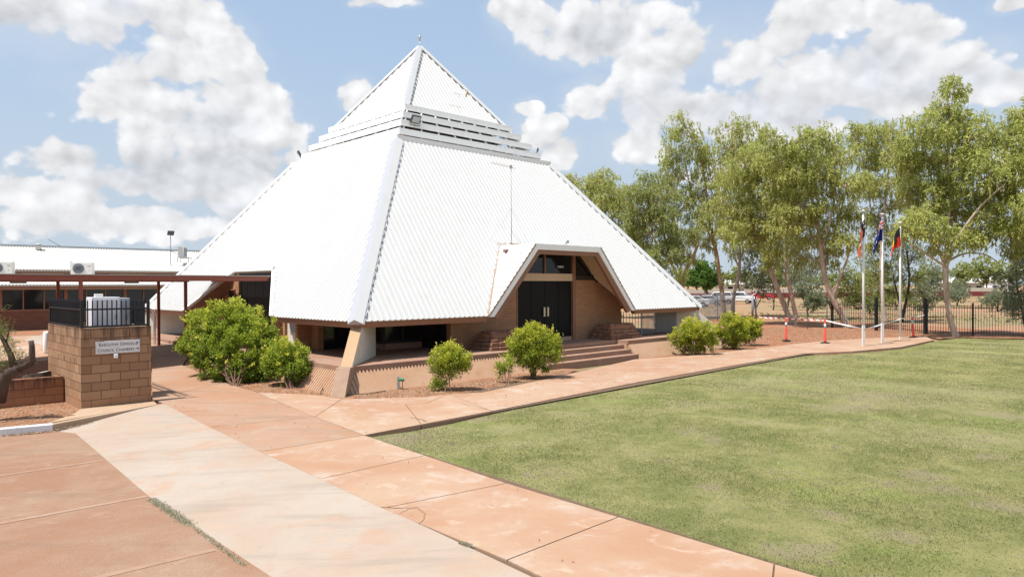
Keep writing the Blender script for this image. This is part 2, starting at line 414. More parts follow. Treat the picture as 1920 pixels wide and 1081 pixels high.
# car park and ramp
sheet('car_park',[KFAR,K1,A0,A1,A2,A3,(A3[0],-20),(KFAR[0],-20)],M['carpark'],flat(-.13),thick=.3)
lm=MB()
def bayline(p,q,w):
    (x0,y0),(x1,y1)=G(*p,-.126),G(*q,-.126); d=Vector((x1-x0,y1-y0,0)); s=Vector((-d.y,d.x,0)).normalized()*w/2
    a=Vector((x0,y0,-.126))-d*1.2; b=Vector((x1,y1,-.126)); lm.face([a-s,b-s,b+s,a+s])
bayline((0,891),(194,862),.085); bayline((0,980),(276,929),.09); bayline((100,1101),(402,1029),.10)
struct(lm.build('parking_lines',M['line']))
mb=MB(); rp=[A0,K1,K2,B0,B1,B2,A3,A2,A1]
zr=plane3((A0[0],A0[1],-.13),(A3[0],A3[1],-.13),(B1[0],B1[1],-.004))
zramp=lambda x,y: min(zr(x,y),-.002)
sheet('ramp',[A0,(K1[0]+.02,K1[1]),K2,B0,B1,B2,A3,A2,A1],M['ramp'],zramp,sub=4,thick=.3)
# weeds in the gap between car park and ramp
# concrete path slabs
slabs=[]
def lerp(p,q,t): return (p[0]+(q[0]-p[0])*t,p[1]+(q[1]-p[1])*t)
J=[(G(487,846),G(683,815)),(G(600,897),G(797,853)),(G(717,952),G(950,905)),(G(948,1050),G(1160,968)),(G(1415,1078)[0:2],G(1452,1056))]
def onBC(p):  # keep joint ends on the slab lines
    return p
Jb=[G(487,846),G(600,897),G(717,952),G(950,1049),ext(B0,B1,.18),ext(B0,B1,.36),B2]
Jc=[G(683,815),G(797,853),G(950,905),G(1160,968),G(1452,1056),ext(C0,C1,.22),C2]
for i in range(6): slabs.append(([Jb[i],Jb[i+1],Jc[i+1],Jc[i]],0))
# junction slabs
P_=lambda x,y:GG(x,y)
slabs.append(([Jb[0],P_(392,800),P_(590,781),Jc[0]],1))
slabs.append(([B0,P_(392,800)][::1]+[P_(590,781),P_(482,735),P_(420,716),P_(285,747)],1))
slabs.append(([P_(482,735),P_(590,781),P_(640,748),P_(610,742),P_(580,739)],0))
slabs.append(([P_(590,781),P_(683,815),P_(790,795),P_(760,757),P_(640,748)][:],0))
slabs.append(([P_(640,748),P_(760,757),P_(800,755),P_(842,738),P_(800,743),P_(700,746)],0))
edgeN=[(683,815),(802,797),(922,770),(1060,742),(1200,715),(1355,688),(1510,662),(1600,657),(1690,650),(1752,636)]
farN=[(760,757),(842,738),(905,735),(1052,713),(1190,672),(1262,668),(1330,664),(1400,654),(1490,650),(1560,640),(1690,634),(1735,631)]
slabs.append(([P_(790,795),P_(922,770),P_(842,738),P_(800,755),P_(760,757)],0))
slabs.append(([P_(922,770),P_(1200,715),P_(1052,704),P_(905,735),P_(842,738)],0))
slabs.append(([P_(1200,715),P_(1355,688),P_(1510,662),P_(1440,650),P_(1400,654),P_(1330,664),P_(1262,668),P_(1190,673),P_(1052,704)],0))
slabs.append(([P_(1510,662),P_(1600,658),P_(1690,650),P_(1752,637),P_(1735,630),P_(1620,634),P_(1540,639),P_(1440,650)],0))
# walk up to the side door and along the courtyard
slabs.append(([P_(285,747),P_(420,716),P_(342,684),P_(352,668),P_(284,668)],1))
slabs.append(([P_(284,668),P_(352,668),P_(400,648),P_(420,635),P_(290,622),P_(200,622)],1))
slabs.append(([P_(284,668),P_(200,622),P_(-300,650),P_(-300,690)],0))
ms=MB()
def slabmesh(name,items,mats):
    bmT=bmesh.new()
    for poly,mi in items:
        bm=bmesh.new(); c=Vector((sum(p[0] for p in poly)/len(poly),sum(p[1] for p in poly)/len(poly)))
        ar=sum(poly[i][0]*poly[(i+1)%len(poly)][1]-poly[(i+1)%len(poly)][0]*poly[i][1] for i in range(len(poly)))
        if ar<0: poly=poly[::-1]
        n=len(poly); ins=[]
        for i in range(n):
            p0,p1,p2=[Vector(poly[k%n]) for k in (i-1,i,i+1)]
            e1=(p1-p0).normalized(); e2=(p2-p1).normalized(); n1=Vector((-e1.y,e1.x)); n2=Vector((-e2.y,e2.x)); b=(n1+n2)
            b=b/max(b.length_squared/2,.3); ins.append(p1+b*.009)
        f=bm.faces.new([bm.verts.new((p.x,p.y,0)) for p in ins]); bmesh.ops.triangulate(bm,faces=bm.faces[:])
        for k in range(4):
            ed=[e for e in bm.edges if e.calc_length()>1.5]
            if not ed: break
            bmesh.ops.subdivide_edges(bm,edges=ed,cuts=1); bmesh.ops.triangulate(bm,faces=bm.faces[:])
        for v in bm.verts: v.co.z=gz(v.co.x,v.co.y)
        be=[e for e in bm.edges if len(e.link_faces)==1]
        r=bmesh.ops.extrude_edge_only(bm,edges=be)
        for v in [g for g in r['geom'] if isinstance(g,bmesh.types.BMVert)]: v.co.z-=.12
        for f in bm.faces: f.material_index=mi
        me=bpy.data.meshes.new('t'); bm.to_mesh(me); bm.free(); bmT.from_mesh(me); bpy.data.meshes.remove(me)
    me=bpy.data.meshes.new(name); bmT.to_mesh(me); bmT.free()
    for m in mats: me.materials.append(m)
    o=bpy.data.objects.new(name,me); col.objects.link(o); o['kind']='structure'; return o
slabmesh('path',slabs,[M['path'],M['path2']])
# dirt filled joints under the slabs
sheet('path_bedding',[B0,B1,B2,C2,C1,C0,P_(922,771),P_(1510,663),P_(1745,637),P_(1735,632),P_(1440,652),P_(1190,675),P_(842,740),P_(640,747),P_(482,734),P_(420,716),P_(285,747)],M['joint'],rise(-.018),sub=3)
# cracks in the near slabs
ck=MB()
def crack(pts,w=.012):
    ps=[]
    P=[Vector((*G(*p),0)) for p in pts]
    for i in range(len(P)-1):
        for k in range(6):
            t=k/6; q=P[i].lerp(P[i+1],t); q+=Vector((random.uniform(-1,1),random.uniform(-1,1),0))*.012*(0 if k==0 else 1); ps.append(q)
    ps.append(P[-1])
    for i in range(len(ps)-1):
        d=(ps[i+1]-ps[i]).normalized(); s=Vector((-d.y,d.x,0))*w/2*random.uniform(.5,1.2)
        a,b=ps[i],ps[i+1]; z=Vector((0,0,.004))
        ck.face([a-s+z,b-s+z,b+s+z,a+s+z])
crack([(714,950),(745,952),(782,951)],.016); crack([(782,951),(797,963),(795,972),(786,982)],.008); crack([(748,963),(768,953),(782,951)],.006)
crack([(770,782),(790,786),(800,790)],.03); crack([(868,757),(895,762),(922,770)],.012)
struct(ck.build('path_cracks',M['joint'],fixn=False))

# lawn
LAWN=[C0,G(802,799),G(922,772),G(1060,744),G(1200,717),G(1355,690),G(1510,664),G(1600,660),G(1690,652),G(1755,637),G(1800,631.5),G(1925,634.5),(34,36),(40,20),(30,-8),(14,-8),C2,C1]
sheet('lawn',LAWN,M['lawn'],flat(-.055),sub=0)
# garden beds
sheet('garden_bed',[P_(345,684),P_(420,716),P_(482,735),P_(580,739),P_(640,748),wor(-9.4,-9.4)[:2],wor(-9.4,2)[:2]],M['bed'],rise(-.028),sub=4)
sheet('garden_bed',[P_(640,747),P_(700,745),P_(800,742),P_(842,737),P_(905,734),P_(1052,703),P_(1085,690),wor(-2.4,-9.5)[:2],wor(-9.4,-9.4)[:2]],M['bed'],flat(-.025))
sheet('garden_bed',[P_(1188,672),P_(1262,667),P_(1330,663),P_(1400,653),P_(1440,649),P_(1540,638),P_(1620,633),P_(1735,629),P_(1760,634),G(1800,631),G(1925,633.5),(31,41),(26,54),(14,60),(12,44),wor(11,-8)[:2],wor(8,-9.5)[:2],wor(2.7,-9.5)[:2]],M['redsoil'],flat(-.03))
BED_L=[KFAR,(K0[0],K0[1]),K1,(-9.75,15.5),(-9.9,16.3),wor(-14.6,-6.0)[:2],wor(-40,-6.)[:2]]
sheet('garden_bed',BED_L,M['bed'],rise(-.02),sub=4)
sheet('courtyard',[wor(-40,-6)[:2],wor(-14.6,-6)[:2],P_(284,668),P_(200,622),P_(-300,650)][:5],M['redsoil'],rise(-.035),sub=4)
sheet('courtyard',[P_(-300,649),P_(200,620),P_(290,620),P_(420,635),wor(-9,19)[:2],wor(-40,19)[:2]],M['redsoil'],rise(-.035),sub=4)
sheet('concrete_pad',[P_(43,637),P_(84,626),P_(140,634),P_(90,652)],M['ramp'],rise(.012),sub=2,thick=.06)
# kerb
def kerbseg(name,p,q,mat,w=.16,z1=.012):
    d=Vector((q[0]-p[0],q[1]-p[1],0)).normalized(); s=Vector((-d.y,d.x,0))*w
    b=MB(); b.prism([(p[0],p[1]),(q[0],q[1]),(q[0]+s.x,q[1]+s.y),(p[0]+s.x,p[1]+s.y)],-.4,z1)
    o=b.build(name,mat,bevel=.015); o['kind']='structure'; return o
kerbseg('kerb',KFAR,lerp(K0,K1,.99),M['kerbwhite'])
kerbseg('kerb',K1,K2,M['apron'],.14,.010)
sheet('apron',[(-9.60,14.53),(K2[0]-.1,K2[1]-.02),(-8.60,17.02),(-8.87,17.3),(-9.96,16.24),(-9.72,15.6)],M['apron'],flat(.006),thick=.2)

# ------------------------------------------------------------------ main pyramid building (local frame: u right, v back)
hall=thing('pyramid_hall','large white metal-roofed pyramid building with louvred band near its peak','building',(CX,CY,0),ROT)
ZE,ZT,AE,AT=1.79,8.32,9.18,4.30
SL=(AE-AT)/(ZT-ZE)
AP=13.87
def rotk(p,k):
    x,y,z=p
    for _ in range(k): x,y=-y,x
    return (x,y,z)
def ribbed(mbx,k,zlo,zhi,a_at,skip=None,pitch=.205,h=.04):
    """corrugated sheet on face k (k=0: v negative face). zlo(u),zhi(u) give the run of the sheet"""
    prof=[(0,0),(.125,0),(.150,1),(.180,1)]
    L=a_at(0)
    us=[]; u=-12.3
    while u<12.3:
        for du,hh in prof: us.append((u+du,hh))
        u+=pitch
    nrm=Vector((0,-1,SL)).normalized() # placeholder, recomputed per face below
    pts=[]
    for (u,hh) in us:
        r=zlo(u),zhi(u)
        pts.append((u,hh,r[0],r[1]))
    for i in range(len(pts)-1):
        a,b=pts[i],pts[i+1]
        if a[3]-a[2]<=.01 and b[3]-b[2]<=.01: continue
        if skip and skip(a[0],b[0]): continue
        def P(u,z,hh):
            v=-a_at(z); n=Vector((0,-1,NSL)).normalized()
            p=Vector((u,v,z))+n*(hh*h+.02)
            return rotk(p,k)
        a3=max(a[3],a[2]); b3=max(b[3],b[2])
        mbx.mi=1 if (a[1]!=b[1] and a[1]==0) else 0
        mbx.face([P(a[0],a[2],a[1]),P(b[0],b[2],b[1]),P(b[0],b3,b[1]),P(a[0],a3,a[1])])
aL=lambda z: AE-(z-ZE)*SL
NSL=SL
def zhip(u): return ZE+(AE-abs(u))/SL
DW,DT,DZ=4.12,1.84,4.29           # porch opening: half widths, top height
def lo_front(u):
    if abs(u)>=DW: return ZE
    if abs(u)<=DT: return DZ
    return ZE+(DW-abs(u))/(DW-DT)*(DZ-ZE)
OW,OT,OZ=3.95,1.70,3.36
def lo_left(u):
    if abs(u)>=OW: return ZE
    if abs(u)<=OT: return OZ
    return ZE+(OW-abs(u))/(OW-OT)*(OZ-ZE)
roof_defs=[(0,lo_front),(1,lambda u:ZE),(2,lambda u:ZE),(3,lo_left)]
for k,lo in roof_defs:
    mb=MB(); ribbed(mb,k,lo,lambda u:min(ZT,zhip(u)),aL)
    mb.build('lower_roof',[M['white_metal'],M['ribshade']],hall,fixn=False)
# sheathing slab under the sheet (gives the roof thickness)
def thickquad(mb,pts,nrm,t): mb.extr(pts,Vector(nrm).normalized()*-t)
for k,hw,tw,tz in ((0,DW,DT,DZ),(1,0,0,0),(2,0,0,0),(3,OW,OT,OZ)):
    mb=MB(); n=rotk((0,-1,NSL),k)
    R=lambda u,z:rotk((u,-aL(z),z),k)
    e=.02
    if hw:
        mb.extr([R(-AE,ZE),R(-hw,ZE),R(-tw,tz),R(-tw,zt:=ZT),R(-AT,ZT)],Vector(n).normalized()*-.12)
        mb.extr([R(AE,ZE),R(hw,ZE),R(tw,tz),R(tw,ZT),R(AT,ZT)],Vector(n).normalized()*-.12)
        mb.extr([R(-tw,tz),R(tw,tz),R(tw,ZT),R(-tw,ZT)],Vector(n).normalized()*-.12)
    else: mb.extr([R(-AE,ZE),R(AE,ZE),R(AT,ZT),R(-AT,ZT)],Vector(n).normalized()*-.12)
    mb.build('roof_lining',M['soffit'],hall)
# eave fascia: brown strip under the sheet edge, and boarded soffit
for k,hw in ((0,DW),(1,0),(2,0),(3,OW)):
    segs=[(-AE,-hw),(hw,AE)] if hw else [(-AE,AE)]
    mb=MB()
    for a,b in segs:
        fa=[]
        for (d,z) in ((AE-.005,ZE-.005),(AE-.06,ZE-.17),(AE-.20,ZE-.17),(AE-.30,ZE+.02)):
            fa.append((d,z))
        for i in range(len(fa)):
            (d0,z0),(d1,z1)=fa[i],fa[(i+1)%len(fa)]
            def C(u,d,z):
                uu=max(-d,min(d,u)) if abs(u)>AE-.01 else u
                return rotk((uu,-d,z),k)
            mb.face([C(a,d0,z0),C(b,d0,z0),C(b,d1,z1),C(a,d1,z1)])
        for u in (a,b):
            if abs(u)<AE-.1: mb.face([rotk((u,-d,z),k) for d,z in fa])
        mb.build('eave_fascia',M['fascia'],hall,fixn=False); mb=MB()
# hip caps: lower and upper
def hipcap(k,a0,z0,a1,z1,w,name='hip_cap'):
    p=Vector((-a0,-a0,z0)); q=Vector((-a1,-a1,z1)); d=(q-p).normalized()
    out=Vector((-1,-1,0)).normalized(); out=(out-d*out.dot(d)).normalized(); sd=d.cross(out).normalized()
    if sd.dot(Vector((1,-1,0)))<0: sd=-sd
    mb=MB()
    # channel: grey face on the left half, white flange on the right half
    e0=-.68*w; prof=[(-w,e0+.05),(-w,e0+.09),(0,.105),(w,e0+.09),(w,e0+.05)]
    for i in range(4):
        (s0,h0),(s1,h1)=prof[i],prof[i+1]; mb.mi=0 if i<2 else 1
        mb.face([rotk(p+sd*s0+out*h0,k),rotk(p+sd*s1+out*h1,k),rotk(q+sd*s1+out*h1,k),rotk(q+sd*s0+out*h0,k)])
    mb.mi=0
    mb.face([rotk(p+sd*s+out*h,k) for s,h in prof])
    # scalloped closer strip beside the cap
    mb.mi=2; L=(q-p).length; nseg=int(L/.33)
    for i in range(nseg if k==0 else 0):
        t0=i/nseg; t1=(i+.62)/nseg
        a=p.lerp(q,t0)+sd*(w+.006)+out*(e0+.075); b=p.lerp(q,t1)+sd*(w+.006)+out*(e0+.075); c=b+sd*.03-out*.02; e=a+sd*.03-out*.02
        mb.face([rotk(a,k),rotk(b,k),rotk(c,k),rotk(e,k)])
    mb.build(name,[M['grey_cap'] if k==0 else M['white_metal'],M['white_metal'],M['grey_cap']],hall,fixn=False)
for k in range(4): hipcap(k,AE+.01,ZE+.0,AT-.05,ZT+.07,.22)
# louvre band
LV=[(4.30,8.28,8.55),(3.98,8.68,8.92),(3.68,9.11,9.35),(3.34,9.54,9.78),(3.02,9.95,10.19)]
for k in range(4):
    for a,z0,z1 in LV:
        mb=MB()
        def ring(pts): return [rotk(p,k) for p in pts]
        t=.05
        # mitred board with a folded top lip
        vs=[(-a,-a,z0),(a,-a,z0),(a,-a,z1),(-a,-a,z1)]; ia=a-t
        wi=[(-ia,-ia,z0),(ia,-ia,z0),(ia,-ia,z1),(-ia,-ia,z1)]
        mb.raw(ring(vs+wi),[(0,1,2,3),(7,6,5,4),(0,4,5,1),(3,2,6,7),(0,3,7,4),(1,5,6,2)])
        ib=a-.22
        mb.face(ring([(-ia,-ia,z1-.004),(ia,-ia,z1-.004),(ib,-ib,z1+.03),(-ib,-ib,z1+.03)]))
        mb.build('louvre_board',M['white'],hall,fixn=False)
# sloping posts holding the boards
mb=MB(); mf=MB()
for k in range(4):
    for j in range(9):
        f=-1+j/4.
        for (a0,z0),(a1,z1) in (((4.10,8.32),(2.83,10.16)),):
            mb.beam(rotk((f*a0*.97,-a0,z0),k),rotk((f*a1*.97,-a1,z1),k),.06,.06)
    mf.beam(rotk((-3.0,-3.05,8.9),k),rotk((3.0,-3.05,8.9),k),.1,.14)
    mf.beam(rotk((-2.7,-2.7,9.9),k),rotk((2.7,-2.7,9.9),k),.1,.14)
mb.build('louvre_posts',M['white'],hall)
mf.build('louvre_rails',M['fascia'],hall)
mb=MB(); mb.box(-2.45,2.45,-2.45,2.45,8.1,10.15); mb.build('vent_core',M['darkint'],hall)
mb=MB(); mb.box(-4.15,4.15,-4.15,4.15,8.12,8.22); mb.build('vent_deck',M['old_white_metal'],hall)
# upper roof
SU=2.82/(AP-10.10)
aU=lambda z:2.82-(z-10.10)*SU
for k in range(4):
    NSL=SU; mb=MB()
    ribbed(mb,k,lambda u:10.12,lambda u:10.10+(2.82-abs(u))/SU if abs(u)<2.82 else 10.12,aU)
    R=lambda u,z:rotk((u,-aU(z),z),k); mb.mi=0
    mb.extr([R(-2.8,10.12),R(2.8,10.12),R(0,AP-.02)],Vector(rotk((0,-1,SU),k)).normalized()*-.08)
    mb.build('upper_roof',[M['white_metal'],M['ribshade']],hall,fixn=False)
NSL=SL
for k in range(4): hipcap(k,2.84,10.12,.02,AP+.03,.13,'upper_hip_cap')
mb=MB(); mb.tube([(0,0,AP-.05),(0,0,AP+.34)],.014,6); mb.smooth=True
mb.tube([(0,0,AP+.32),(0,0,AP+.36),(0,0,AP+.42),(0,0,AP+.50),(0,0,AP+.56),(0,0,AP+.60)],[.02,.05,.045,.06,.045,.01],10)
mb.build('finial',M['handle'],hall)

# porch hood on the front (k=0)
def porch():
    v=-AE-.02; b=.14
    fr=[(-DW,ZE-.02),(-DT,DZ),(DT,DZ),(DW,ZE-.02)]
    vin=-aL(DZ)
    # white barge frame
    mb=MB(); w=.20
    inner=[(-DW+.27,ZE-.02),(-DT+.13,DZ-w),(DT-.13,DZ-w),(DW-.27,ZE-.02)]
    for i in range(3):
        mb.extr([(fr[i][0],v,fr[i][1]),(fr[i+1][0],v,fr[i+1][1]),(inner[i+1][0],v,inner[i+1][1]),(inner[i][0],v,inner[i][1])],(0,.05,0))
    mb.build('porch_barge',M['white'],hall)
    # brown inner lining behind the barge
    mb=MB(); in2=[(-DW+.50,ZE-.1),(-DT+.26,DZ-w-.16),(DT-.26,DZ-w-.16),(DW-.50,ZE-.1)]
    for i in range(3):
        a0,a1=inner[i],inner[i+1]; c0,c1=in2[i],in2[i+1]
        mb.extr([(a0[0],v+.055,a0[1]),(a1[0],v+.055,a1[1]),(c1[0],v+.055,c1[1]),(c0[0],v+.055,c0[1])],(0,.12,0))
    mb.build('porch_lining',M['fascia'],hall)
    # ribbed side cheeks and top of the hood
    for s in (-1,1):
        mb=MB(); n=15
        pts=[]
        for i in range(n+1):
            t=i/n; x=s*(DW+(DT-DW)*t); z=ZE+(DZ-ZE)*t
            pts.append((x,v,z,x,-aL(z)-.0,z))
        nr=Vector((s*(DZ-ZE),0,DW-DT)).normalized()
        for i in range(n):
            a=pts[i]; c=pts[i+1]
            sub=[(0,0),(.72,0),(.78,1),(.94,1),(1,0)]
            for q in range(4):
                t0,h0=sub[q]; t1,h1=sub[q+1]
                def Q(t,h,e):
                    x=a[0]+(c[0]-a[0])*t; z=a[2]+(c[2]-a[2])*t
                    return Vector((x,v if e==0 else -aL(z)+.05,z))+nr*(.012+h*.02)
                mb.face([Q(t0,h0,0),Q(t1,h1,0),Q(t1,h1,1),Q(t0,h0,1)])
        mb.build('porch_cheek',M['white_metal'],hall,fixn=False)
        mb=MB(); mb.extr([(s*DW,v,ZE),(s*DT,v,DZ),(s*DT,-aL(DZ),DZ),(s*DW,-aL(ZE),ZE)],-nr*.06); 
        mb.build('porch_soffit',M['soffit'],hall)
    mb=MB(); mb.box(-DT,DT,v+.02,-aL(DZ)+.1,DZ-.05,DZ+.012); mb.build('porch_top',M['white_metal'],hall)
    mb=MB(); mb.box(-DT+.1,DT-.1,v+.2,-8.05,DZ-.22,DZ-.06); mb.build('porch_ceiling',M['fascia'],hall)
    # rusted valley flashing down the left junction
    mb=MB(); N=60
    for i in range(N):
        t=i/N; z=ZE+.03+(DZ-ZE)*t; x=-(DW+(DT-DW)*t)
        w0=.018+.06*max(0,mnoise.noise((i*.35,0,3)))+.03*(1-t); ln=(DZ-ZE)/N*1.02
        if random.random()<.06+.12*t: continue
        x1=-(DW+(DT-DW)*(t+1/N))
        n=Vector((0,-1,SL)).normalized()*.060
        j=random.uniform(-.02,.02)
        mb.face([Vector((x-w0+j,-aL(z),z))+n,Vector((x+w0*.6+j,-aL(z),z))+n,Vector((x1+w0*.6+j,-aL(z+ln),z+ln))+n,Vector((x1-w0+j,-aL(z+ln),z+ln))+n])
    for i in range(16):
        x=-DT-.1+i*.055; n=Vector((0,-1,SL)).normalized()*.06; z=DZ+.03+random.uniform(-.02,.03)
        if random.random()<.3: continue
        mb.face([Vector((x,-aL(z),z))+n,Vector((x+.06,-aL(z),z))+n,Vector((x+.06,-aL(z+.05),z+.05))+n,Vector((x,-aL(z+.06),z+.06))+n])
    mb.build('rusty_flashing',M['rust'],hall,fixn=False)
porch()
# side entry cut into the left slope (k=3): flashing strip and brown reveals
kk=3
R3=lambda u,z,o=0: Vector(rotk((u,-aL(z),z),kk))+Vector(rotk((0,-1,SL),kk)).normalized()*o
# on face k=3, local "u" runs towards ... ; strips on both sides and head
mb=MB()
for s in (-1,1):
    mb.extr([R3(s*OW,ZE,.05),R3(s*OT,OZ,.05),R3(s*(OT-.0),OZ,-.12),R3(s*OW,ZE,-.12)],Vector(rotk((s*.05,0,0),kk)))
    mb.extr([R3(s*(OW+.02),ZE,.062),R3(s*(OT+.02),OZ,.062),R3(s*(OT+.22),OZ+.04,.062),R3(s*(OW+.26),ZE,.062)],R3(0,ZE,.03)-R3(0,ZE,0))
    mb.build('side_entry_flashing',M['white'],hall); mb=MB()
mb=MB(); mb.extr([R3(-OT,OZ,.03),R3(OT,OZ,.03),R3(OT,OZ+.14,.05),R3(-OT,OZ+.14,.05)],R3(0,ZE,.05)-R3(0,ZE,0)); mb.build('side_entry_head',M['old_white_metal'],hall)
mb=MB()
for s in (-1,1): mb=MB(); mb.extr([R3(s*(OW-.01),ZE,-.02),R3(s*(OT-.01),OZ,-.02),R3(s*(OT-.01),OZ,-.42),R3(s*(OW-.01),ZE,-.42)],Vector(rotk((-s*.06,0,0),kk))); mb.build('side_entry_reveal',M['fascia'],hall)

# walls below the roof
ZP=.65
def wall(name,mat,u0,u1,v0,v1,z0,z1): b=MB(); b.box(u0,u1,v0,v1,z0,z1); return b.build(name,mat,hall)
WV=-8.0; ZTOP=3.02
# front brick walls: tops follow the underside of the roof
def brick_front(u0,u1,k=0,zt=3.02,name='brick_wall',cut=DW):
    b=MB(); N=24; top=[]
    for i in range(N+1):
        u=u0+(u1-u0)*i/N
        roofz=ZE+(AE+WV)/SL-.22       # roof underside over the wall plane
        if abs(u)<cut:
            slope=ZE+(cut-abs(u))/((DW-DT) if cut==DW else (OW-OT))*(2.5 if cut==DW else 1.57)-.12
            z=min(zt,max(roofz,slope))
        else: z=roofz
        top.append((u,WV,z))
    b.extr([rotk((u0,WV,ZP),k),rotk((u1,WV,ZP),k)]+[rotk(p,k) for p in top[::-1]],Vector(rotk((0,.22,0),k)))
    return b.build(name,M['brick'],hall)
brick_front(-4.75,-1.58); brick_front(1.62,4.70)
# return wall on the right end and left end
b=MB(); b.box(4.48,4.70,WV+.22,-5.2,ZP,2.9); b.build('brick_wall',M['brick'],hall)
b=MB(); b.box(-4.75,-4.53,WV+.22,-5.2,ZP,2.9); b.build('side_window',M['glass'],hall)
# front doors, frame and transom
mb=MB(); mb.box(-1.58,1.50,WV+.02,WV+.14,ZP,ZP+.14); mb.build('door_sill',M['apron'],hall)
for s,x0,x1 in ((0,-1.56,-.82),(1,-.80,-.05),(2,-.03,.72),(3,.74,1.48)):
    mb=MB(); mb.box(x0,x1,WV+.05,WV+.11,ZP+.14,2.98)
    d=mb.build('door',M['doorblack'],hall,bevel=.006)
    if s in (1,2):
        h=MB(); hx=-.17 if s==1 else .03
        h.box(hx,hx+.09,WV-.02,WV+.04,1.62,1.98); h.build('handle',M['handle'],d,bevel=.008)
mb=MB(); mb.box(-1.62,-1.57,WV-.02,WV+.15,ZP,3.02); mb.build('door_jamb',M['fascia'],hall); mb=MB(); mb.box(1.49,1.66,WV-.05,WV+.12,ZP,4.12); mb.build('door_post',M['fascia'],hall)
mb=MB(); mb.box(-1.86,1.49,WV-.03,WV+.13,2.985,3.27); mb.build('transom_beam',M['soffit'],hall)
mb=MB(); mb.box(1.66,2.85,WV-.01,WV+.13,3.025,3.20); mb.build('transom_beam',M['darkint'],hall)
def gableglass(u0,u1,zb):
    pts=[(u0,zb)]; 
    f=lambda u: min(4.12,ZE+(DW-abs(u))/(DW-DT)*(DZ-ZE)-.08)
    N=8; top=[(u0+(u1-u0)*i/N,f(u0+(u1-u0)*i/N)) for i in range(N+1)]
    b=MB(); b.extr([(u0,WV+.04,zb),(u1,WV+.04,zb)]+[(u,WV+.04,z) for u,z in top[::-1]],(0,.03,0)); return b
gableglass(-2.75,-.1,3.27).build('transom_window',M['glass'],hall)
gableglass(-.08,1.49,3.27).build('transom_window',M['glass'],hall)
gableglass(1.66,2.85,3.20).build('transom_window',M['glass'],hall)
mb=MB(); mb.box(-.12,-.06,WV-.02,WV+.1,3.27,4.12); mb.box(-2.2,1.49,WV-.02,WV+.1,4.02,4.12); mb.build('transom_frame',M['fascia'],hall)
mb=MB(); mb.beam((1.72,WV-.02,4.10),(3.05,WV-.02,2.95),.05,.10); mb.beam((1.62,-8.1,4.14),(1.62,-9.1,4.14),.12,.14); mb.build('brace',M['darkint'],hall)
mb=MB(); mb.box(.62,.92,WV-.06,WV+.02,3.50,3.58); mb.build('exit_light',M['cabgrey'],hall)
# recessed glazing around the undercroft
def glazing(k,u0,u1,v=-6.3):
    b=MB(); b.raw([rotk(p,k) for p in ((u0,v,ZP+.2),(u1,v,ZP+.2),(u1,v,3.6),(u0,v,3.6),(u0,v+.05,ZP+.2),(u1,v+.05,ZP+.2),(u1,v+.05,3.6),(u0,v+.05,3.6))],[(0,1,2,3),(7,6,5,4),(0,4,5,1),(3,2,6,7),(0,3,7,4),(1,5,6,2)])
    w=b.build('window',M['glass'],hall)
    f=MB(); n=max(2,int(abs(u1-u0)/1.2))
    for i in range(n+1):
        u=u0+(u1-u0)*i/n; f.beam(rotk((u,v-.03,ZP+.2),k),rotk((u,v-.03,3.3),k),.06,.08)
    f.beam(rotk((u0,v-.03,ZP+.25),k),rotk((u1,v-.03,ZP+.25),k),.06,.08)
    f.build('frame',M['darkint'],w)
    s=MB(); s.raw([rotk(p,k) for p in ((u0,v-.08,ZP),(u1,v-.08,ZP),(u1,v-.08,ZP+.2),(u0,v-.08,ZP+.2),(u0,v+.2,ZP),(u1,v+.2,ZP),(u1,v+.2,ZP+.2),(u0,v+.2,ZP+.2))],[(0,1,2,3),(7,6,5,4),(0,4,5,1),(3,2,6,7),(0,3,7,4),(1,5,6,2)])
    s.build('sill',M['terrace'],w)
for k in (0,1,2,3):
    glazing(k,-6.3,-4.75); 
    if k in(0,): pass
    else: glazing(k,4.75,6.3)
for k in (1,2): glazing(k,-4.7,4.7)
# left side walls (k=3). On this face u_local -> world: rotk((u,-d,z),3) = (-d,-u,z): v = -u
def wk(name,mat,v0,v1,z0,z1,u=-8.0,t=.22): b=MB(); b.box(u,u+t,v0,v1,z0,z1); return b.build(name,mat,hall)
b=MB(); b.extr([(-8.0,1.35,ZP),(-8.0,4.6,ZP),(-8.0,4.6,2.75),(-8.0,3.4,2.75),(-8.0,2.6,2.75),(-8.0,1.35,3.35)],(.22,0,0)); b.build('brick_wall',M['brick'],hall)
w=wk('window',M['glass'],1.72,2.26,2.30,2.66,-8.02,.02)
f=MB()
for v0,v1,z0,z1 in ((1.67,1.72,2.25,2.71),(2.26,2.31,2.25,2.71),(1.72,2.26,2.25,2.30),(1.72,2.26,2.66,2.71)): f.box(-8.05,-8.0,v0,v1,z0,z1)
f.build('frame',M['fascia'],w)
for v0,v1 in ((-1.45,-.76),(-.74,-.04),(-.02,.66),(.68,1.28)):
    d=wk('side_door',M['doorblack'],v0,v1,ZP+.05,3.1,-7.95,.05)
wk('side_door_frame',M['fascia'],1.28,1.36,ZP,3.3,-8.03,.12); wk('side_door_header',M['darkint'],-1.5,1.28,3.12,3.45,-7.98,.1)
h=MB(); h.beam((-8.04,-.12,1.6),(-8.04,-.12,2.1),.03,.03); h.beam((-8.04,.06,1.6),(-8.04,.06,2.1),.03,.03); h.build('side_door_handle',M['handle'],hall)
wk('brick_pier',M['brick'],-2.15,-1.45,ZP,2.75)
d=wk('louvre_door',M['cream'],-3.35,-2.35,ZP+.03,2.6,-7.80,.05)
f=MB()
for i in range(9): f.box(-7.84,-7.80,-3.1,-2.6,1.15+i*.07,1.15+i*.07+.045)
f.build('louvre_grille',M['cabgrey'],d)
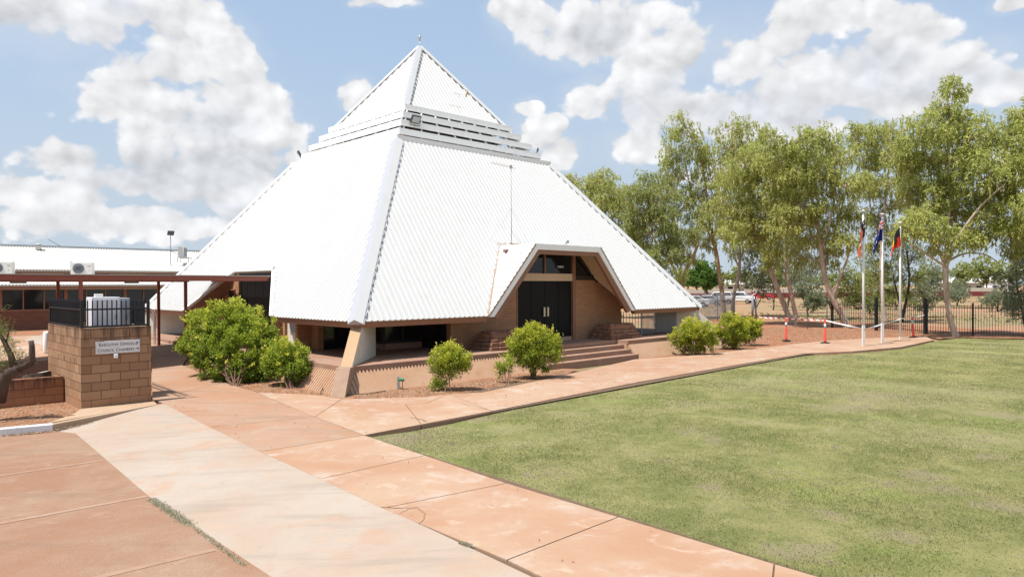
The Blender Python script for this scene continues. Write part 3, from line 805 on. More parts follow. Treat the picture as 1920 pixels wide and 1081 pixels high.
wk('brick_wall',M['brick'],-2.36,-2.15,ZP,2.7,-7.9); wk('brick_wall',M['brick'],-4.75,-3.36,ZP,2.75,-7.9); b=MB(); b.box(-7.68,-5.2,-4.75,-4.53,ZP,2.9); b.build('side_window',M['glass'],hall)
mb=MB(); mb.box(-8.4,-7.6,-4.3,-4.15,ZP,2.55); mb.build('brick_pier',M['brick'],hall)
# inner core so nothing shows through
mb=MB(); mb.box(-5.1,5.1,-5.1,5.1,ZP,6.6); mb.build('inner_core',M['darkint'],hall)
# corner fins and footings
for k in range(4):
    c=Vector((-1,-1,0)).normalized(); s=Vector((1,-1,0)).normalized()
    def FP(a,z,o): p=Vector((-a,-a,z))+s*o; return rotk(p,k)
    t=.155
    mb=MB(); mb.mi=0
    prof=[(7.72,ZP-.1),(9.98,ZP-.1),(9.04,ZE-.13),(7.72,ZE+.25)]
    L=[FP(a,z,-t) for a,z in prof]; Rr=[FP(a,z,t) for a,z in prof]
    mb.face(L[::-1]); mb.face(Rr); mb.face([L[0],Rr[0],Rr[3],L[3]]); mb.face([L[2],Rr[2],Rr[3],L[3]])
    mb.mi=1; mb.face([L[1],Rr[1],Rr[2],L[2]])
    mb.build('corner_fin',[M['cream'],M['tanfin']],hall)
    mb=MB(); t2=.19
    prof=[(9.2,-.2),(10.62,-.2),(10.52,0.0),(10.12,ZP+.012),(9.2,ZP+.012)]
    mb.extr([FP(a,z,-t2) for a,z in prof],Vector(rotk(s*2*t2,k))); mb.build('footing',M['footing'],hall,bevel=.01)
# terrace with notch for the steps
T=9.93; N0,N1,NV=-2.62,2.58,-9.38
mb=MB(); mb.prism([(-T,-T),(N0,-T),(N0,NV),(N1,NV),(N1,-T),(T,-T),(T,T),(-T,T)],ZP-.13,ZP)
mb.build('terrace',M['terrace'],hall)
mb=MB(); q=T-.06; mb.prism([(-q,-q),(N0,-q),(N0,NV+.05),(N1,NV+.05),(N1,-q),(q,-q),(q,q),(-q,q)],-.3,ZP-.128)
mb.build('terrace_base',M['batter'],hall)
# ribbed battered walls
def batter(k,u0,u1,rib=True):
    mb=MB(); B=10.42; zt=ZP-.14; pitch=.115
    n=int((u1-u0)/pitch) if rib else 1
    tp=T-.03
    def P(u,z,h):
        t=(z+.12)/(zt+.12); d=B+(tp-B)*t; nn=Vector((0,-1,(B-tp)/(zt+.12))).normalized()
        uu=u
        if u<=-9.4: uu=-min(d,abs(u)) if False else u
        return Vector(rotk(Vector((uu,-d,z))+nn*h,k))
    lean=.0
    if rib:
        for i in range(n):
            a=u0+(u1-u0)*i/n; w=(u1-u0)/n
            seq=[(a,.0),(a+.04*w/.115,.0),(a+.055*w/.115,.035),(a+.10*w/.115,.035),(a+w,.0)]
            for q in range(4):
                (a0,h0),(a1,h1)=seq[q],seq[q+1]
                mb.face([P(a0,-.12,h0),P(a1,-.12,h1),P(a1,zt,h1),P(a0,zt,h0)])
    else: mb.face([P(u0,-.12,.02),P(u1,-.12,.02),P(u1,zt,.02),P(u0,zt,.02)])
    # end cheeks
    for u in (u0,u1): mb.face([P(u,-.12,.02),P(u,zt,.02),Vector(rotk((u,-T+.1,zt),k)),Vector(rotk((u,-T+.1,-.12),k))])
    mb.build('battered_wall' ,M['batter'],hall,fixn=False)
batter(0,-10.05,N0-.0); batter(0,N1+.03,9.95,False); batter(3,-9.95,10.05); batter(1,-9.72,9.72,False); batter(2,-9.72,9.72,False)
for i in range(4):
    if i==3: break
    z=.1625*(i+1); v0=-10.46+.36*i
    mb=MB(); ux=N1-.03+(.42-.14*i if i<2 else .0)
    if i<2: ux=N1+.36-.18*i
    mb.box(N0+.02,N1-.02,v0,NV+.02 if i<3 else NV+.02,-.2 if i==0 else z-.1625,z-.004*(3-i)*0)
    mb.build('step',M['terrace'],hall,bevel=.012)

# ------------------------------------------------------------------ things standing on the hall
def on_roof(u,z,k=0,o=0.):  # point on the lower roof face in the hall frame -> world
    p=Vector(rotk((u,-aL(z),z),k))+Vector(rotk((0,-1,SL),k)).normalized()*o
    return wor(p.x,p.y,p.z)
def lw(p): return wor(p[0],p[1],p[2])
# antenna with guy wires above the porch
base=on_roof(-1.2,4.36,0,.05)
ant=thing('roof_antenna','tall thin aerial mast with guy wires on the roof above the front porch','antenna',base)
mb=MB(); mb.tube([(0,0,0),(.01,0,.8),(0,.02,2.9)],[.014,.014,.010],6); mb.build('mast',M['rope'],ant)
mb=MB(); hd=Vector((Ux,Uy,0))
mb.tube([(-1.02*hd.x,-1.02*hd.y+.1,2.98),(0,0,2.90),(.18,.1,2.87)],.009,5)
for i in range(6): c=Vector((-.95*hd.x,-.95*hd.y,2.97)).lerp(Vector((0,0,2.9)),i/6); mb.tube([c+Vector((Vx,Vy,0))*-.28,c+Vector((Vx,Vy,0))*.28],.003,4)
mb.box(-.05,.05,-.05,.05,2.86,2.98); mb.build('aerial',M['rope'],ant)
mb=MB()
for a in ((-.85,-.65,0),(.70,.35,.02),(.35,.9,.9),(-.5,.6,.5)): mb.tube([(0,0,1.35),a],.0022,4)
mb.tube([(0,0,.55),(.38,.28,.02)],.005,4); mb.build('guy_wires',M['rope'],ant)
mb=MB(); mb.beam((-.25,-.1,0),(.3,.2,.0),.05,.03); mb.build('foot',M['rust'],ant)
# small aerial beside the upper pyramid
p=wor(-.15,-3.0,10.2)
a2=thing('small_aerial','small aerial and dish on a thin pole behind the top louvre board','antenna',p)
mb=MB(); mb.tube([(0,0,-.1),(0,0,.95)],.012,5); mb.build('mast',M['white'],a2)
mb=MB()
for z,l in ((.35,.55),(.9,.3)): mb.tube([(-l*Ux,-l*Uy,z),(.1*Ux,.1*Uy,z)],.009,4)
mb.build('aerial',M['rope'],a2)
mb=MB(); mb.tube([(.30,.05,.80),(.36,.06,1.10)],.035,6); mb.build('receiver',M['rust'],a2)
def floodlight(loc,yaw,tilt,label,s=1.,mat=None):
    t=thing('floodlight',label,'floodlight',loc,yaw,'floodlights fixed to the pyramid')
    R=Matrix.Rotation(tilt,3,'X')
    b=MB(); b.box(-.22*s,.22*s,-.05*s,.05*s,-.17*s,.17*s); b.v=[tuple(R@Vector(p)) for p in b.v]; b.build('housing',M['darkgrey'],t,bevel=.01)
    b=MB(); b.box(-.18*s,.18*s,-.058*s,-.052*s,-.13*s,.13*s); b.v=[tuple(R@Vector(p)) for p in b.v]; b.build('lens',M['cabgrey'],t)
    b=MB(); b.tube([(-.25*s,0,0),(-.25*s,.05,-.25*s),(.25*s,.05,-.25*s),(.25*s,0,0)],.014*s,5); b.tube([(0,.05,-.25*s),(0,.2,-.28*s)],.02*s,5); b.build('bracket',M['darkgrey'],t)
    return t
floodlight(wor(-3.05,-3.78,9.42),ROT,.65,'black floodlight at the near corner of the louvre band',.95)
floodlight(wor(-3.95,4.05,8.98),ROT-2.0,.55,'tilted black floodlight at the far left end of the louvre band',.9)
floodlight(wor(4.05,-3.7,9.15),ROT+.6,.3,'small dark floodlight at the far right end of the louvre band',.5)
floodlight(wor(.1,-9.0,4.44),ROT,.5,'tiny grey sensor light on top of the front porch hood',.30)
# stacked stone planters
def planter(c,lab,nu,nv,rows,rot=ROT,seed=1):
    r=random.Random(seed); t=thing('stone_planter',lab,'planter',c,rot,'stacked red stone planters beside the front door')
    m=MB(); z=0
    for j in range(rows):
        h=r.uniform(.10,.15); sh=j*.06
        for side in range(4):
            Ln=(nu if side%2==0 else nv)-2*sh; x=-Ln/2
            D=((nv if side%2==0 else nu)-2*sh)/2
            while x<Ln/2-.05:
                w=min(r.uniform(.16,.45),Ln/2-x); dd=r.uniform(-.03,.03)
                b0=len(m.v); m.box(x+.008,x+w-.008,-D+dd,-D+.25+dd,z+.006,z+h-.006)
                for i in range(b0,len(m.v)):
                    q=Vector(m.v[i])+Vector((r.uniform(-.02,.02),r.uniform(-.025,.025),r.uniform(-.012,.012)))
                    q=Matrix.Rotation(side*math.pi/2,3,'Z')@q; m.v[i]=tuple(q)
                x+=w
        z+=h
    m.build('stones',M['stone'],t,bevel=.02)
    m=MB(); m.box(-nu/2+.2,nu/2-.2,-nv/2+.2,nv/2-.2,0,z-.08); m.build('soil',M['bed'],t)
pr=L0=None
planter(wor(3.35,-8.75,ZP),'low stack of red sandstone blocks right of the front steps',2.0,1.1,5,seed=3)
planter(wor(-3.15,-8.85,ZP),'low shaded stack of red sandstone blocks left of the front doors',2.0,1.1,5,seed=5)
# fence panels
def fence_run(parent,name,mat,p,q,h,base=.06,sp=.12,pk=.022,rails=(.18,.85),tips=True,railw=.035,flatp=False):
    p=Vector(p);q=Vector(q); d=q-p; L=d.length; n=max(1,int(L/sp)); b=MB(); dn=d.normalized()
    for i in range(n+1):
        c=p.lerp(q,i/n); z1=h
        if flatp: b.beam(c+Vector((0,0,base)),c+Vector((0,0,z1)),pk*2.2,.012,up=(-dn.y,dn.x,0))
        else: b.beam(c+Vector((0,0,base)),c+Vector((0,0,z1)),pk,pk,up=(dn.x,dn.y,0))
        if tips:
            e=len(b.v); w=pk*(1.1 if flatp else .5); s=dn*w; tt=Vector((-dn.y,dn.x,0))*.01
            b.raw([c+Vector((0,0,z1))-s-tt,c+Vector((0,0,z1))+s-tt,c+Vector((0,0,z1))+s+tt,c+Vector((0,0,z1))-s+tt,c+Vector((0,0,z1+.05))],[(0,1,4),(1,2,4),(2,3,4),(3,0,4)])
    off=Vector((-dn.y,dn.x,0))*.022
    for r in rails: b.beam(p+off+Vector((0,0,h*r)),q+off+Vector((0,0,h*r)),.03,railw)
    return b.build(name,mat,parent)
def post(parent,mat,p,h,w=.065,cap=True):
    b=MB(); b.box(p[0]-w/2,p[0]+w/2,p[1]-w/2,p[1]+w/2,p[2]-.15,p[2]+h)
    if cap: b.box(p[0]-w/2-.006,p[0]+w/2+.006,p[1]-w/2-.006,p[1]+w/2+.006,p[2]+h+.001,p[2]+h+.03)
    return b.build('post',mat,parent)
t=thing('terrace_fence','grey steel picket fence closing the undercroft at the right of the brick wall','fence',wor(4.75,-8.1,ZP))
rel=lambda u,v,z=ZP: Vector(wor(u,v,z))-Vector(wor(4.75,-8.1,ZP))
fence_run(t,'picket_panel',M['greysteel'],rel(4.75,-8.1),rel(5.2,-8.7),.92,.06,.11,.02,(.12,.84))
fence_run(t,'picket_panel',M['greysteel'],rel(5.2,-8.7),rel(8.55,-8.45),.95,.06,.10,.02,(.12,.84))
fence_run(t,'picket_panel',M['greysteel'],rel(5.0,-7.9),rel(5.0,-4.0),.98,.06,.11,.02,(.12,.84))
for u,v in ((5.2,-8.7),(8.55,-8.45)): post(t,M['greysteel'],rel(u,v),1.0,.05)


# ------------------------------------------------------------------ office building
off=thing('office_building','long low brown brick office block with off-white corrugated roofs behind the walkway','building',wor(-13,18.3,.5),ROT)
O0=Vector((-13,18.3,.5))
def ob(name,mat,u0,u1,v0,v1,z0,z1,par=off,bev=0): b=MB(); b.box(u0-O0.x,u1-O0.x,v0-O0.y,v1-O0.y,z0-O0.z,z1-O0.z); return b.build(name,mat,par,bevel=bev)
UL,UR=-34,12
ob('brick_base',M['officebrick'],UL,UR,18.3,18.5,.2,1.58)
ob('wall_back',M['officebrick'],UL,UR,26,26.2,.2,3.4)
ob('wall_end',M['officebrick'],UL,UL+.2,18.5,26,.2,3.4); ob('wall_end',M['officebrick'],UR-.2,UR,18.5,26,.2,3.4)
ob('interior',M['darkint'],UL+.3,UR-.3,19.8,25.8,.2,3.3)
u=UL; i=0
while u<UR-1:
    w=2.95
    f=ob('window',M['glass'],u+.05,u+w-.05,18.36,18.40,1.62,2.70)
    fm=MB()
    for k in (0,.33,.66,1.0): fm.box(u+.05+(w-.1)*k-.03-O0.x,u+.05+(w-.1)*k+.03-O0.x,18.30-O0.y,18.36-O0.y,1.6-O0.z,2.72-O0.z)
    fm.box(u-O0.x,u+w-O0.x,18.29-O0.y,18.37-O0.y,1.58-O0.z,1.64-O0.z)
    fm.build('frame',M['fascia'],f)
    if i%2==0:
        # pale blinds hanging inside part of the windows
        bl=ob('blind',M['cabgrey'],u+1.1,u+w-.1,18.50,18.53,1.7,2.7,f)
        bl.parent=f
    ob('mullion',M['fascia'],u-.09,u+.05,18.27,18.42,1.58,2.72)
    u+=w; i+=1
ob('eave_fascia',M['fascia'],UL-.2,UR+.2,17.42,17.47,2.72,2.90)
ob('eave_soffit',M['soffit'],UL-.2,UR+.2,17.47,18.6,2.70,2.73)
def oroof(name,v0,z0,v1,z1,mat,pitch=.15):
    b=MB(); u=UL-.3; L=math.hypot(v1-v0,z1-z0); nv,nz=-(z1-z0)/L,(v1-v0)/L
    n=int((UR-UL+.6)/pitch*4)
    for i in range(n):
        a0=2*math.pi*i/4; a1=2*math.pi*(i+1)/4; h0=.018*math.sin(a0); h1=.018*math.sin(a1); x0=UL-.3+i*pitch/4; x1=x0+pitch/4
        b.face([(x0-O0.x,v0+nv*h0-O0.y,z0+nz*h0-O0.z),(x1-O0.x,v0+nv*h1-O0.y,z0+nz*h1-O0.z),(x1-O0.x,v1+nv*h1-O0.y,z1+nz*h1-O0.z),(x0-O0.x,v1+nv*h0-O0.y,z1+nz*h0-O0.z)])
    b.extr([(UL-.28-O0.x,v0+.02-O0.y,z0-.03-O0.z),(UR+.28-O0.x,v0+.02-O0.y,z0-.03-O0.z),(UR+.28-O0.x,v1-O0.y,z1-.03-O0.z),(UL-.28-O0.x,v1-O0.y,z1-.03-O0.z)],(0,0,-.05))
    b.smooth=False
    return b.build(name,mat,off,fixn=False)
oroof('roof',17.35,2.95,20.75,3.40,M['old_white_metal'])
oroof('upper_roof',19.95,3.80,25.0,5.33,M['old_white_metal'])
oroof('back_roof',25.0,5.33,30.0,3.8,M['old_white_metal'])
ob('ridge_cap',M['cabgrey'],UL-.3,UR+.3,24.85,25.15,5.36,5.40)
ob('clerestory_wall',M['soffit'],UL,UR,20.75,20.95,3.25,3.98)
ob('clerestory_fascia',M['fascia'],UL-.2,UR+.2,20.02,20.06,3.60,3.77)
for j in range(10): ob('clerestory_window',M['glass'],UL+2+j*4.4,UL+4.4+j*4.4,20.70,20.74,3.42,3.62)

def ac_unit(loc,rot,label,w=.92,h=.66,d=.33,stand=.06):
    t=thing('air_conditioner',label,'air conditioner',loc,rot,'outdoor air conditioner units on the roofs')
    b=MB(); b.box(-w/2,w/2,-d/2,d/2,stand,stand+h); b.build('casing',M['acwhite'],t,bevel=.015)
    cx=-w*.13; cz=stand+h*.5; R=h*.41
    b=MB(); b.tube([(cx,-d/2-.002,cz),(cx,-d/2-.015,cz)],R,28); b.build('fan_opening',M['cabgrey'],t)
    b=MB()
    for r in np.linspace(R*.15,R,9):
        N=28; ps=[(cx+r*math.cos(2*math.pi*i/N),-d/2-.03,cz+r*math.sin(2*math.pi*i/N)) for i in range(N+1)]; b.tube(ps,.004,4,False)
    for i in range(12): a=math.pi*2*i/12; b.tube([(cx,-d/2-.028,cz),(cx+R*math.cos(a),-d/2-.028,cz+R*math.sin(a))],.004,4)
    b.tube([(cx,-d/2-.016,cz),(cx,-d/2-.036,cz)],R*.18,16)
    b.build('fan_grille',M['darkgrey'],t)
    b=MB()
    for i in range(9): b.box(-w/2-.012,-w/2-.002,-d/2+.02,d/2-.05,stand+.08+i*h*.1,stand+.08+i*h*.1+.03)
    b.build('side_grille',M['darkgrey'],t)
    b=MB(); b.box(w*.28,w*.42,-d/2-.006,-d/2-.001,stand+h*.68,stand+h*.72); b.box(w*.32,w*.38,-d/2-.006,-d/2-.001,stand+h*.33,stand+h*.36); b.build('lettering_badges',M['fascia'],t)
    b=MB(); b.box(-w/2+.08,-w/2+.13,-d/2-.03,d/2+.03,0,stand); b.box(w/2-.13,w/2-.08,-d/2-.03,d/2+.03,0,stand); b.build('feet',M['greysteel'],t)
    return t
zr_=3.20
def on_v(px,v0):
    x,y,w_=ray(px,500); ox=(-CX)*Ux+(-CY)*Uy; oy=(-CX)*Vx+(-CY)*Vy; dx=x*Ux+y*Uy; dy=x*Vx+y*Vy; t=(v0-oy)/dy
    return ox+dx*t
ac_unit(wor(on_v(155,2.6),2.6,zr_),ROT-.52,'white air conditioner with round fan grille on the walkway roof left of the posts',.70,.44,.28)
ac_unit(wor(on_v(3,2.6),2.6,zr_),ROT-.45,'white air conditioner cut by the left picture edge on the walkway roof',.70,.42,.28)
t=thing('air_conditioner','small air conditioner on a tall metal stand high on the office roof','air conditioner',wor(-3.15,21.5,4.32),ROT+1.0,'outdoor air conditioner units on the roofs')
b=MB(); b.box(-.42,.42,-.18,.18,.42,1.08); b.build('casing',M['acwhite'],t,bevel=.01)
b=MB(); b.box(-.36,.36,-.19,-.182,.47,1.03); b.build('fan_opening',M['cabgrey'],t)
b=MB()
for i in range(9): b.box(-.36,.36,-.2,-.192,.49+i*.06,.51+i*.06)
b.build('grille',M['darkgrey'],t)
b=MB()
for x in (-.38,.38):
    b.beam((x,-.45,-.12),(x,-.45,.38),.035,.035); b.beam((x,.2,.08),(x,.2,.38),.035,.035); b.beam((x,-.45,.39),(x,.22,.39),.035,.035)
b.beam((-.38,-.45,.38),(.38,-.45,.38),.035,.035); b.build('stand',M['greysteel'],t)
# solar floodlight on a pole
p=wor(-3.95,21.3,4.22)
t=thing('roof_floodlight','dark floodlight on a short pole beside the stand-mounted air conditioner','floodlight',p,ROT)
b=MB(); b.tube([(0,0,0),(0,0,1.95)],.022,8); b.tube([(0,0,.1),(.0,-.3,-.1)],.02,6); b.tube([(0,0,.9),(.45,.1,.75),(.6,.1,.75)],.018,6); b.build('pole',M['greysteel'],t)
b=MB(); b.box(-.20,.20,-.03,.03,-.15,.15); R=Matrix.Rotation(.5,3,'X'); b.v=[tuple(R@Vector(q)+Vector((0,-.05,2.05))) for q in b.v]; b.build('housing',M['darkgrey'],t)
t=thing('roof_vent','small white vent with a slanting grey stay on the office ridge','vent',wor(-10.6,24.2,5.1),ROT)
b=MB(); b.tube([(0,0,0),(0,0,.3)],.16,10); b.tube([(0,0,.3),(0,0,.36)],[.24,.05],10); b.build('cowl',M['acwhite'],t)
b=MB(); b.tube([(.5,0,.65),(1.25,.1,.22)],.02,5); b.build('stay',M['greysteel'],t)
for vv,lab in ((-6.9,'small white security camera under the upper office eave, right one'),(-8.3,'small dark security camera under the upper office eave, left one')):
    t=thing('security_camera',lab,'camera',wor(vv,20.5,3.62),ROT,'security cameras under the eave')
    b=MB(); b.tube([(0,.15,.12),(0,0,.05)],.02,6); b.tube([(-.08,0,0),(.14,0,.03)],.05,8); b.build('body',M['acwhite'] if vv>-7 else M['darkgrey'],t)
# ------------------------------------------------------------------ covered walkway
wk_o=wor(-10,-2,0)
way=thing('covered_walkway','flat covered walkway with oxide-red steel beams and thin posts','walkway cover',wk_o,ROT)
def wb(name,mat,p,q,w,h): b=MB(); o=Vector((-10,-2,0)); b.beam(Vector(p)-o,Vector(q)-o,w,h); return b.build(name,mat,way)
wb('beam',M['redbeam'],(-34,-2,3.09),(-8.35,-2,3.09),.10,.17)
wb('beam',M['redbeam'],(-34,3.15,3.09),(-9.3,3.15,3.09),.10,.17)
for i in range(12): wb('purlin',M['redbeam'],(-34+i*2.3+.3,-1.94,3.06),(-34+i*2.3+.3,3.09,3.06),.06,.10)
b=MB(); o=Vector((-10,-2,0)); b.box(-34+10,-8.3+10,-.08,5.25,3.178,3.20); b.build('roof_sheet',M['old_white_metal'],way)
for u,v in ((-14.3,-2.0),(-13.85,3.15),(-10.45,3.15),(-10.25,.8),(-19,-2),(-19,3.15)):
    x,y,_=wor(u,v); g=gz(x,y); wb('post',M['redbeam'],(u,v,g-.1),(u,v,3.03),.095,.095)
wb('beam',M['redbeam'],(-10.25,.8,3.08),(-10.25,-1.95,3.08),.08,.12)
for u in (-15.6,-12.4):
    b=MB(); b.tube([(u+10,1.7,3.0),(u+10,1.7,2.93)],.22,14); b.build('ceiling_light',M['cabgrey'],way)

# ------------------------------------------------------------------ meter enclosure
ex,ey=-9.96,16.27
enc=thing('meter_enclosure','square tan concrete block enclosure topped with black steel pickets','enclosure',(ex,ey,-.03),ROT)
H1=1.88; W=1.51; D=3.36; tk=.19
mb=MB(); mb.box(0,W,0,tk,-.25,H1); mb.build('block_wall',M['block'],enc)
mb=MB(); mb.box(0,tk,tk,D,-.25,H1-.001); mb.build('block_wall',M['block'],enc)
mb=MB(); mb.box(tk,W,D-tk,D-.002,-.25,H1-.002); mb.build('block_wall',M['block'],enc)
mb=MB()
for y in (.55,.95,1.55,2.2): mb.box(-.004,.03,y,y+.055,1.02,1.16)
mb.build('vent_slots',M['joint'],enc)
def efence(p,q,**k): return fence_run(enc,'picket_panel',M['blacksteel'],(p[0],p[1],H1),(q[0],q[1],H1),.62,.03,.098,.024,(.05,.70),True,.04)
efence((.05,.06),(W-.03,.06)); efence((.05,.10),(.05,D-.05)); efence((W-.05,.35),(W-.05,D-.05)); efence((.1,D-.08),(W-.08,D-.08))
for x,y in ((.03,.05),(W-.05,.05),(.05,D-.08),(W-.05,D-.08)):
    b=MB(); b.box(x-.03,x+.03,y-.03,y+.03,H1,H1+.64); b.build('post',M['blacksteel'],enc)
# electrical cabinets inside
def epos(x,y,z): v=Matrix.Rotation(ROT,3,'Z')@Vector((x,y,0)); return (ex+v.x,ey+v.y,z)
def cabinet(name,lab,mat,x,y,w,d,z1,extra=None):
    t=thing(name,lab,'cabinet',epos(x,y,0),ROT)
    b=MB(); b.box(-w/2,w/2,-d/2,d/2,0,z1); b.build('case',mat,t,bevel=.01)
    b=MB(); b.box(-w/2+.03,w/2-.03,-d/2-.012,-d/2-.002,.9,z1-.05); b.build('door',mat,t,bevel=.004)
    b=MB(); b.box(w/2-.10,w/2-.07,-d/2-.03,-d/2-.012,z1-.55,z1-.43); b.build('latch',M['darkgrey'],t)
    return t
cabinet('electrical_cabinet','tall white electrical cabinet behind the black pickets',M['cabwhite'],.70,.95,.62,.5,2.56)
cabinet('electrical_cabinet','grey electrical cabinet right of the white one behind the pickets',M['cabgrey'],1.12,1.35,.42,.6,2.53)
t=thing('junction_box','little cream box standing on top of the white cabinet','box',epos(.60,.95,2.56),ROT); b=MB(); b.box(-.09,.09,-.05,.05,0,.08); b.build('case',M['acwhite'],t,bevel=.01)
# sign
sgn=thing('direction_sign','white sign plate lettered EXECUTIVE OFFICES and COUNCIL CHAMBERS on the block wall','sign',epos(.77,-.004,1.40),ROT)
Matrix.Rotation
b=MB(); b.box(-.48,.48,-.022,0,-.165,.135); b.build('plate',M['signwhite'],sgn,bevel=.006)
b=MB()
for a,c in (((-.47,.125),(.47,.125)),((-.47,-.155),(.47,-.155)),((-.47,-.155),(-.47,.125)),((.47,-.155),(.47,.125))): b.beam((a[0],-.024,a[1]),(c[0],-.024,c[1]),.004,.004)
b.build('border',M['cabgrey'],sgn)
def lettering(txt,x0,z,size,width):
    cu=bpy.data.curves.new('t','FONT'); cu.body=txt; cu.size=size; cu.extrude=.0012; cu.space_character=1.08
    first=True
    for i,ch in enumerate(txt):
        if not(i==0 or txt[i-1]==' '): cu.body_format[i].use_small_caps=True
    cu.small_caps_scale=.80
    tmp=bpy.data.objects.new('t',cu); col.objects.link(tmp); bpy.context.view_layer.update()
    dg=bpy.context.evaluated_depsgraph_get(); me=bpy.data.meshes.new_from_object(tmp.evaluated_get(dg)); 
    col.objects.unlink(tmp); bpy.data.objects.remove(tmp)
    xsv=[v.co.x for v in me.vertices]; k=width/(max(xsv)-min(xsv)); mn=min(xsv)
    for v in me.vertices: x,y,zz=v.co; v.co=Vector((x0+(x-mn)*k,-.026-zz,z+y))
    me.materials.append(M['signink']); o=bpy.data.objects.new('lettering',me); col.objects.link(o); o.parent=sgn
lettering('Executive Offices',-.405,.015,.105,.75); lettering('Council Chambers',-.435,-.115,.105,.78)
b=MB(); y=-.027
b.beam((.375,y,-.08),(.435,y,-.08),.006,.012); b.extr([(.425,y-.003,-.052),(.455,y-.003,-.08),(.425,y-.003,-.108)],(0,.004,0))
b.beam((.375,y,.03),(.42,y,.03),.006,.012); b.beam((.415,y,.03),(.415,y,.07),.006,.012); b.extr([(.388,y-.003,.062),(.442,y-.003,.062),(.415,y-.003,.092)],(0,.004,0)); b.beam((.372,y,.03),(.385,y,.045),.006,.010)
b.build('arrow',M['signink'],sgn)
t=thing('wall_light','small white square light fitting below the sign on the block wall','light',epos(.72,-.002,1.17),ROT); b=MB(); b.box(-.05,.04,-.07,0,-.05,.05); b.build('cover',M['cabwhite'],t,bevel=.015); b=MB(); b.box(.042,.075,-.04,0,-.045,.05); b.build('backing',M['joint'],t)
# low retaining wall to the left with cut stump
rw=thing('retaining_wall','low red-brown block retaining wall left of the enclosure','wall',epos(-.02,1.55,0),ROT)
mb=MB(); mb.box(-9,-.01,0,.19,-.3,.62); mb.build('block_wall',M['blocklow'],rw)
st=thing('tree_stump','sawn-off stump with a pale cut top behind the low block wall','stump',epos(-.42,2.25,.3))
mb=MB(); mb.smooth=True; N=16; rr=[.26+.05*math.sin(i*2.3)+.03*math.sin(i*5.1) for i in range(N)]
vs=[]
for z,s in ((0,1.35),(.14,1.12),(.36,1.0)):
    for i in range(N): a=2*math.pi*i/N; vs.append((rr[i]*s*math.cos(a),rr[i]*s*math.sin(a),z+(.05*math.cos(a) if z>.3 else 0)))
mb.raw(vs,[(j*N+i,j*N+(i+1)%N,(j+1)*N+(i+1)%N,(j+1)*N+i) for j in range(2) for i in range(N)]); mb.build('bark',M['darkbark'],st)
mb=MB(); mb.face([(x*.97,y*.97,z+.012) for x,y,z in vs[2*N:]]); mb.build('cut_top',M['stumptop'],st,fixn=False)
# white upright drum and bent white pipe
t=thing('white_post','stubby white rounded post behind the left edge of the block enclosure','post',(*GG(87,662),gz(*GG(87,662))))
mb=MB(); mb.tube([(0,0,0),(0,0,.06),(0,0,.74),(0,0,.80)],[.08,.10,.10,.075],14); mb.build('body',M['white'],t)
px_,py_=GG(290,645)
t=thing('white_pipe','white bent pipe rising beside the covered walkway post','pipe',(px_,py_,gz(px_,py_)),ROT)
mb=MB(); mb.tube([(0,0,0),(0,0,1.22),(-.05,0,1.36),(-.18,0,1.42),(-.5,0,1.42)],.055,10); mb.build('pipe',M['white'],t)
# garden tap and hose
x,y=G(747,727)
t=thing('garden_tap','green tap timer on a grey post by the ribbed wall','tap',(x,y,-.03))
mb=MB(); mb.box(-.03,.03,-.03,.03,0,.34); mb.build('post',M['greysteel'],t,bevel=.005)
mb=MB(); mb.tube([(.02,-.03,.27),(.10,-.06,.27)],.045,8); mb.tube([(.1,-.06,.29),(.17,-.08,.24)],[.05,.03],8); mb.build('timer',M['green'],t)
mb=MB(); mb.tube([(.12,-.07,.24),(.13,-.07,0)],.012,6); mb.build('riser',M['darkgrey'],t)
mb=MB(); pts=[G(600,738),G(607,731),G(617,729),G(630,733),G(645,739),G(657,741),G(690,738),G(730,731)]
pz=[.0,.10,.14,.08,.03,.02,.01,.0]
sm=[]
for i in range(len(pts)-1):
    for k in range(6): f=k/6; sm.append((pts[i][0]*(1-f)+pts[i+1][0]*f,pts[i][1]*(1-f)+pts[i+1][1]*f,pz[i]*(1-f)+pz[i+1]*f))
mb.tube(sm,.011,6); tag(mb.build('garden_hose',M['rubber'],loc=(pts[3][0],pts[3][1],0)),'thin dark hose looping past the corner footing','hose')

# ------------------------------------------------------------------ flags, bollards, tape
def pole(px,pyb,ptop,Yb,lab,lean=0,sq=.11,rr=.045):
    x,y=G(px,pyb); topz=at(px,ptop,y).z
    t=thing('flagpole',lab,'flagpole',(x,y,0),0,'white flagpoles on the lawn edge')
    b=MB(); b.tube([(0,0,0),(lean*.3,0,topz*.5),(lean,0,topz)],[rr*1.25,rr*1.1,rr*.85],12); b.build('pole',M['polewhite'],t)
    b=MB(); b.box(-.06,.06,-.05,.05,-.05,.92 if sq else .1); b.build('base_sleeve',M['polewhite'],t,bevel=.01)
    b=MB(); b.tube([(lean,0,topz),(lean,0,topz+.03)],[.11,.11],14); b.tube([(lean,0,topz+.03),(lean,0,topz+.07)],[.05,.02],10); b.build('cap',M['polewhite'],t)
    b=MB(); b.tube([(.06,-.05,1.2),(lean+.06,-.04,topz-.1)],.006,4); b.build('halyard',M['rope'],t)
    return Vector((x,y,0)),topz
P1,t1=pole(1619,648,396,0,'leftmost white flagpole, tallest, carrying the black and ochre flag')
P2,t2=pole(1654.5,642,402,0,'middle white flagpole carrying the blue flag')
P3,t3=pole(1688,635,418,0,'rightmost white flagpole carrying the black, red and yellow flag',sq=0)
def flagmat(name,fn):
    t=NT(name); uv=t.coord('UV'); s=t.n('ShaderNodeSeparateXYZ'); t.l(uv,s.inputs[0]); return t.out(fn(t,s.outputs[0],s.outputs[1]),.75,None,0,.2,.25)
